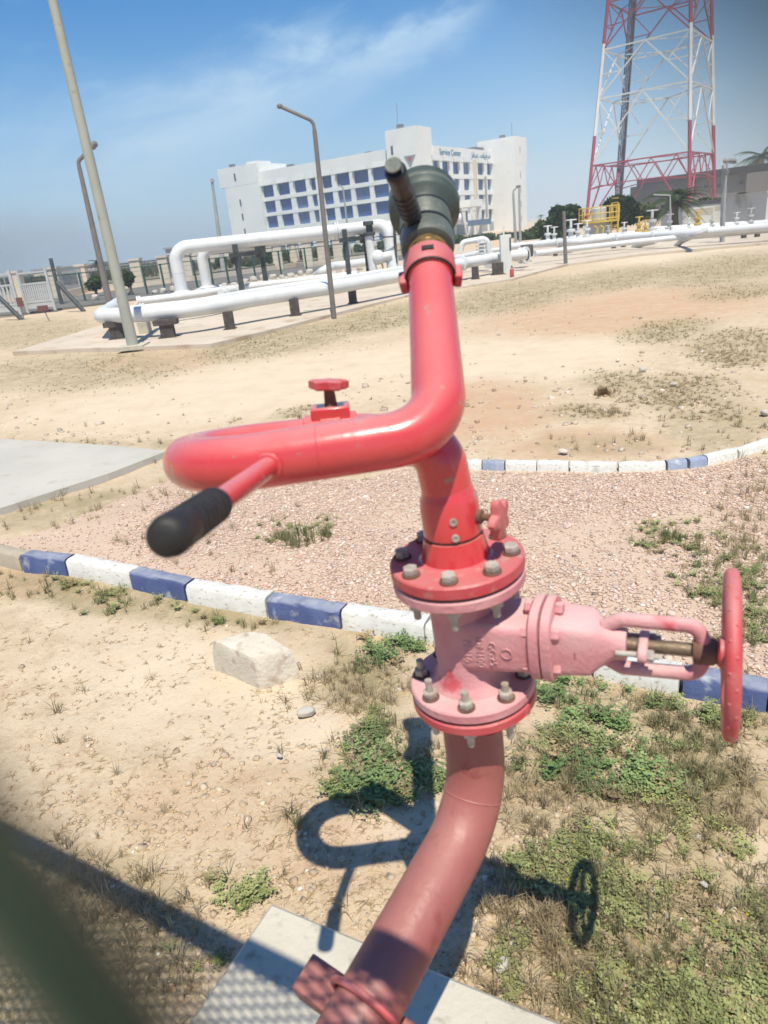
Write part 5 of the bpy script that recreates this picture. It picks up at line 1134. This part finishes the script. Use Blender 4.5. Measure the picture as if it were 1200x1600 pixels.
for s_ in (-.2, .2): MB().bar((lx.x+s_, lx.y, 0), (lx.x+s_, lx.y, zp+.9), .09).build('ladder_rail', M['yellow'], tk, smooth=False)
for k in range(10): MB().bar((lx.x-.2, lx.y, .2+k*.25), (lx.x+.2, lx.y, .2+k*.25), .04).build('ladder_rung', M['yellow'], tk, smooth=False)
for k in range(6): MB().torus((lx.x, lx.y+.15, zp-1.2+k*.4), Zu, .26, .022, 14, 5).build('ladder_cage', M['yellow'], tk)
for k, (u, v) in enumerate(((931, 372), (940, 371))): q = P(u, v, 44.5); MB().tube([(q.x, q.y, 0), (q.x+.1, q.y, .9), (q.x-.1, q.y, 1.0)], .06, 8).build('yellow_pipe', M['yellow'], tk)

# ------------------------------------------------------------------ trees, bushes, palms
def leaf_cloud(name, c, rad, n, size, tints, parent, seed, shell=.35):
    r = np.random.default_rng(seed); V = r.normal(0, 1, (n, 3)); V /= np.linalg.norm(V, axis=1)[:, None]
    lob = r.normal(0, 1, (9, 3)); lob /= np.linalg.norm(lob, axis=1)[:, None]; bump = np.max(V@lob.T, axis=1); rr = (shell+(1-shell)*r.random(n)**.5)*(.52+.58*np.clip(bump, 0, 1)**4)
    p = V*rr[:, None]*np.array(rad)+np.array(c)-np.array(ORG[parent])
    a = r.normal(0, 1, (n, 3)); a /= np.linalg.norm(a, axis=1)[:, None]; b_ = np.cross(a, r.normal(0, 1, (n, 3))); b_ /= np.linalg.norm(b_, axis=1)[:, None]
    s_ = size*r.uniform(.6, 1.3, (n, 1)); Q = np.stack([p-a*s_, p+b_*s_*.5, p+a*s_, p-b_*s_*.5], 1).reshape(-1, 3)
    t = r.random((n, 1)); tn = (np.array(tints[0])*(1-t)+np.array(tints[1])*t)*r.normal(1, .12, (n, 1)).clip(.6, 1.4)
    ob = np_mesh(name, Q, np.arange(4*n).reshape(-1, 4), np.repeat(tn, 4, 0), M['leaf'], 'stuff'); ob.parent = parent; ORG[ob] = ORG[parent]; return ob
DG = ((.022, .048, .018), (.05, .085, .03)); MG = ((.045, .085, .03), (.09, .13, .05)); OG = ((.08, .10, .04), (.14, .15, .07))
def tree(name, u, v, Y, ru, rv, lab, cat, tints=DG, n=1500, size=.28, group=None, trunk=True):
    c = P(u, v, Y); k = Y/1.02/1080; rx, rz = ru*k, rv*k; t = thing(name, (c.x, c.y, 0), lab, cat, group)
    if trunk:
        tr = MB().tube([(c.x, c.y, -.1), (c.x+.05*rx, c.y, max(.3, c.z-rz*.8)), (c.x-.05*rx, c.y, c.z)], [.09*rx+.05, .07*rx+.04, .03], 8).build('trunk', M['bark'], t)
        for q in range(4):
            a = q*1.6+u; z0 = max(.25, c.z-rz*.8)
            MB().tube([(c.x, c.y, z0), (c.x+math.cos(a)*rx*.35, c.y+math.sin(a)*rx*.35, (z0+c.z)/2+.1*rz), (c.x+math.cos(a)*rx*.6, c.y+math.sin(a)*rx*.6, c.z+rz*.2)], [.05*rx+.02, .03*rx+.015, .01], 6).build('limb', M['bark'], t)
    leaf_cloud('crown', c, (rx, rx*.9, rz), n, size, tints, t, int(u*7+v)); return t
def palm(u, v, Y, r, lab, nf=18, hz=None, droop=1., seed=1):
    c = P(u, v, Y); t = thing('palm_tree', (c.x, c.y, 0), lab, 'palm'); rr = r*Y/1080/1.02; rnd = random.Random(seed)
    MB().tube([(c.x+.04*rr, c.y, -.1), (c.x, c.y, c.z*.5), c], [.11*rr, .09*rr, .08*rr], 10).build('trunk', M['bark'], t)
    V, F, T = [], [], []
    for k in range(nf):
        az = k*2.4+rnd.uniform(-.2, .2); el = rnd.uniform(-.35, 1.25); L = rr*rnd.uniform(.85, 1.1); d = Vector((math.cos(az), math.sin(az), 0)); prev = None; x_ = Vector((-d.y, d.x, 0))
        pts_ = []
        for q in range(13):
            s_ = q/12; pts_.append(c-ORG[t]+d*(L*s_*math.cos(el*(1-.4*s_)))+Zu*(L*s_*math.sin(el)-droop*.55*L*s_*s_))
        col = np.array((.05, .085, .03))*rnd.uniform(.7, 1.3) if el > -.1 else np.array((.15, .13, .06))
        for q in range(1, 13):
            e = pts_[q]; tn = (pts_[q]-pts_[q-1]).normalized(); ll = L*.26*(1-abs(q/12-.45)*.9)
            for sd in (-1, 1):
                for sub in (0, .5):
                    b_ = pts_[q-1].lerp(e, sub); tip = b_+x_*sd*ll*.75+tn*ll*.6-Zu*ll*.28; w_ = tn*ll*.09; i = len(V)
                    V += [b_-w_, b_+w_, tip]; F.append((i, i+1, i+2)); T += [col*rnd.uniform(.8, 1.2)]*3
        for q in range(12):
            i = len(V); w_ = x_*L*.018; V += [pts_[q]-w_, pts_[q]+w_, pts_[q+1]]; F.append((i, i+1, i+2)); T += [col]*3
    ob = np_mesh('crown', np.array([tuple(p) for p in V]), np.array(F), np.array(T), M['leaf'], 'stuff'); ob.parent = t; return t
tree('tree', 882, 341, 58, 29, 27, 'dark rounded tree left of the yellow platform', 'tree', DG, 4200, .24)
tree('tree', 976, 326, 56, 31, 27, 'dark rounded tree right of the yellow platform', 'tree', DG, 4200, .24)
tree('bush', 850, 358, 60, 24, 12, 'low green bush left of the dark tree', 'bush', MG, 1100, .2, None, False)
tree('bush', 829, 372, 70, 22, 9, 'green bush at the right foot of the white building', 'bush', MG, 900, .2, None, False)
tree('bush', 862, 370, 55, 20, 9, 'low dark bush in front of the dark tree left of the platform', 'bush', DG, 900, .2, None, False)
tree('bush', 1015, 332, 55, 16, 14, 'yellowish bush between the dark tree and the palm', 'bush', OG, 800, .2, None, False)
tree('bush', 1105, 318, 60, 22, 8, 'pale green shrub showing over the stained building', 'bush', OG, 800, .2, None, True)
tree('bush', 1162, 306, 60, 10, 5, 'small shrub top above the roof of the stained building', 'bush', OG, 400, .16, None, True)
palm(1056, 314, 50, 52, 'large palm with drooping fronds at the left end of the stained building', 34, droop=1.15, seed=4)
palm(1191, 244, 140, 40, 'tall palm rising behind the dark roof at the right edge', 24, seed=7)
palm(151, 410, 62, 15, 'distant palm behind the boundary wall at the left', 22, seed=9)
palm(845, 338, 190, 7, 'hazy palm on the horizon right of the white building', 16, seed=11); palm(838, 350, 200, 6, 'smaller hazy palm left of the horizon palm', 14, seed=13)
tree('tree', 146, 442, 43, 14, 11, 'small round tree on a bare trunk in front of the boundary wall', 'tree', MG, 900, .14)
tree('tree', 201, 437, 40, 9, 12, 'small tree with bright leaves beside the thick grey post', 'tree', MG, 700, .14)
for i, (u, v, ru, rv, lab) in enumerate(((346, 408, 9, 7, 'small road tree below the left end of the building'), (368, 404, 9, 7, 'small road tree behind the two-post frame'), (391, 416, 9, 9, 'low road shrub right of the two-post frame'), (421, 402, 9, 7, 'small road tree left of the first cream pillar pair'), (450, 400, 9, 7, 'small road tree between cream pillars'), (473, 403, 9, 7, 'small road tree left of the rusty lamp post'), (502, 397, 11, 8, 'leafy road tree close left of the rusty lamp post'),
        (518, 394, 8, 8, 'small road tree close right of the rusty lamp post'), (538, 396, 11, 9, 'leafy road tree behind the dark frame'), (562, 391, 12, 9, 'leafy road tree right of the dark frame'), (598, 384, 9, 8, 'small road tree behind the right high bend'), (640, 382, 12, 9, 'leafy road tree hidden half behind the nozzle'))):
    tree('tree', u, v, 74+i*2.2, ru, rv, lab, 'tree', MG, 600, .2, 'small trees along the road')
for i, (u, ru, rv, lab) in enumerate(((712, 22, 8, 'hedge below the porch of the right wing'), (755, 26, 6, 'low hedge below the grey louvers'), (800, 26, 7, 'low hedge at the foot of the right tower'), (835, 22, 8, 'hedge between the right tower and the dark tree'))):
    tree('hedge', u, 371-(u-755)*.06, 84, ru, rv, lab, 'hedge', MG, 900, .22, 'hedges before the right wing', False)
# reeds and scrub on the far field
r_ = RNG; n = 5200; y = RNG.uniform(80, 240, n); x = RNG.uniform(-.62, .0, n)*y-3; scatter('scrub', [tuft_proto(80+i, 10, .7, .05) for i in range(5)], np.stack([x, y, np.zeros(n)], 1), RNG.uniform(0, 6, n), RNG.uniform(.5, 1.5, n), tintmix(n, (.10, .105, .06), (.18, .165, .10)), M['straw'])
for i, (u, v, Y, w, h_, d_) in enumerate(((350, 396, 130, 20, 3., 9), (108, 430, 150, 14, 1.8, 8))):
    a = P(u, v, Y); t = thing('shed', (a.x, a.y, 0), ('long low pale shed left of the white building', 'low pale shed behind the fence at the far left')[i], 'building')
    MB().box((a.x-w/2, a.y, -.1), (a.x+w/2, a.y+d_, h_)).build('wall', M['cream'], t, smooth=False)
    MB().box((a.x-w/2-.3, a.y-.3, h_+.002), (a.x+w/2+.3, a.y+d_+.3, h_+.3)).build('roof', M['louver'], t, smooth=False)

# ------------------------------------------------------------------ grey smoke drifting far behind the gate
sm = bpy.data.materials.new('smoke'); sm.use_nodes = True; nt = sm.node_tree; nt.nodes.clear()
out = nt.nodes.new('ShaderNodeOutputMaterial'); pv = nt.nodes.new('ShaderNodeVolumePrincipled'); nt.links.new(pv.outputs[0], out.inputs['Volume'])
pv.inputs['Color'].default_value = (.36, .35, .38, 1); pv.inputs['Anisotropy'].default_value = .1
co = nt.nodes.new('ShaderNodeTexCoord'); n1 = nt.nodes.new('ShaderNodeTexNoise'); n1.inputs['Scale'].default_value = .022; n1.inputs['Detail'].default_value = 4; nt.links.new(co.outputs['Object'], n1.inputs['Vector'])
ln = nt.nodes.new('ShaderNodeVectorMath'); ln.operation = 'LENGTH'; mp_ = nt.nodes.new('ShaderNodeMapping'); nt.links.new(co.outputs['Object'], mp_.inputs[0]); nt.links.new(mp_.outputs[0], ln.inputs[0])
SC = P(10, 405, 620); SR = (105, 60, 44); mp_.inputs['Scale'].default_value = (1/SR[0], 1/SR[1], 1/SR[2])
def m2(op, a, b_, cl=False):
    q = nt.nodes.new('ShaderNodeMath'); q.operation = op; q.use_clamp = cl
    for i, w in enumerate((a, b_)):
        if isinstance(w, (int, float)): q.inputs[i].default_value = w
        else: nt.links.new(w, q.inputs[i])
    return q.outputs[0]
fall = m2('SUBTRACT', 1.05, ln.outputs['Value'], True); nn = m2('SUBTRACT', n1.outputs['Fac'], .36, True)
nt.links.new(m2('MULTIPLY', m2('MULTIPLY', m2('MULTIPLY', fall, nn), .085), m2('ADD', fall, .5)), pv.inputs['Density'])
smo = MB(); smo.lathe((SC.x, SC.y, max(SC.z, 20)-SR[2]), Zu, [(SR[0]*math.sin(a), SR[2]*(1-math.cos(a))) for a in [math.pi*(k+.05)/10.1 for k in range(11)]], 24)
so = smo.build('smoke', sm); so.scale = (1, SR[1]/SR[0], 1)
for v_ in so.data.vertices: v_.co.z -= SR[2]
so.location = (SC.x, SC.y, max(SC.z, 20)); so['kind'] = 'stuff'

# ------------------------------------------------------------------ humid coastal air
hb_ = MB().box((-2600, -900, -1.6), (2600, 3400, 66)); hm = bpy.data.materials.new('haze'); hm.use_nodes = True; nt = hm.node_tree; nt.nodes.clear()
out = nt.nodes.new('ShaderNodeOutputMaterial'); pv = nt.nodes.new('ShaderNodeVolumePrincipled'); nt.links.new(pv.outputs[0], out.inputs['Volume'])
pv.inputs['Color'].default_value = (.78, .90, 1., 1); pv.inputs['Density'].default_value = .0011; pv.inputs['Anisotropy'].default_value = .25
hz_ = hb_.build('haze', hm, smooth=False); hz_['kind'] = 'stuff'
S.cycles.volume_bounces = 1
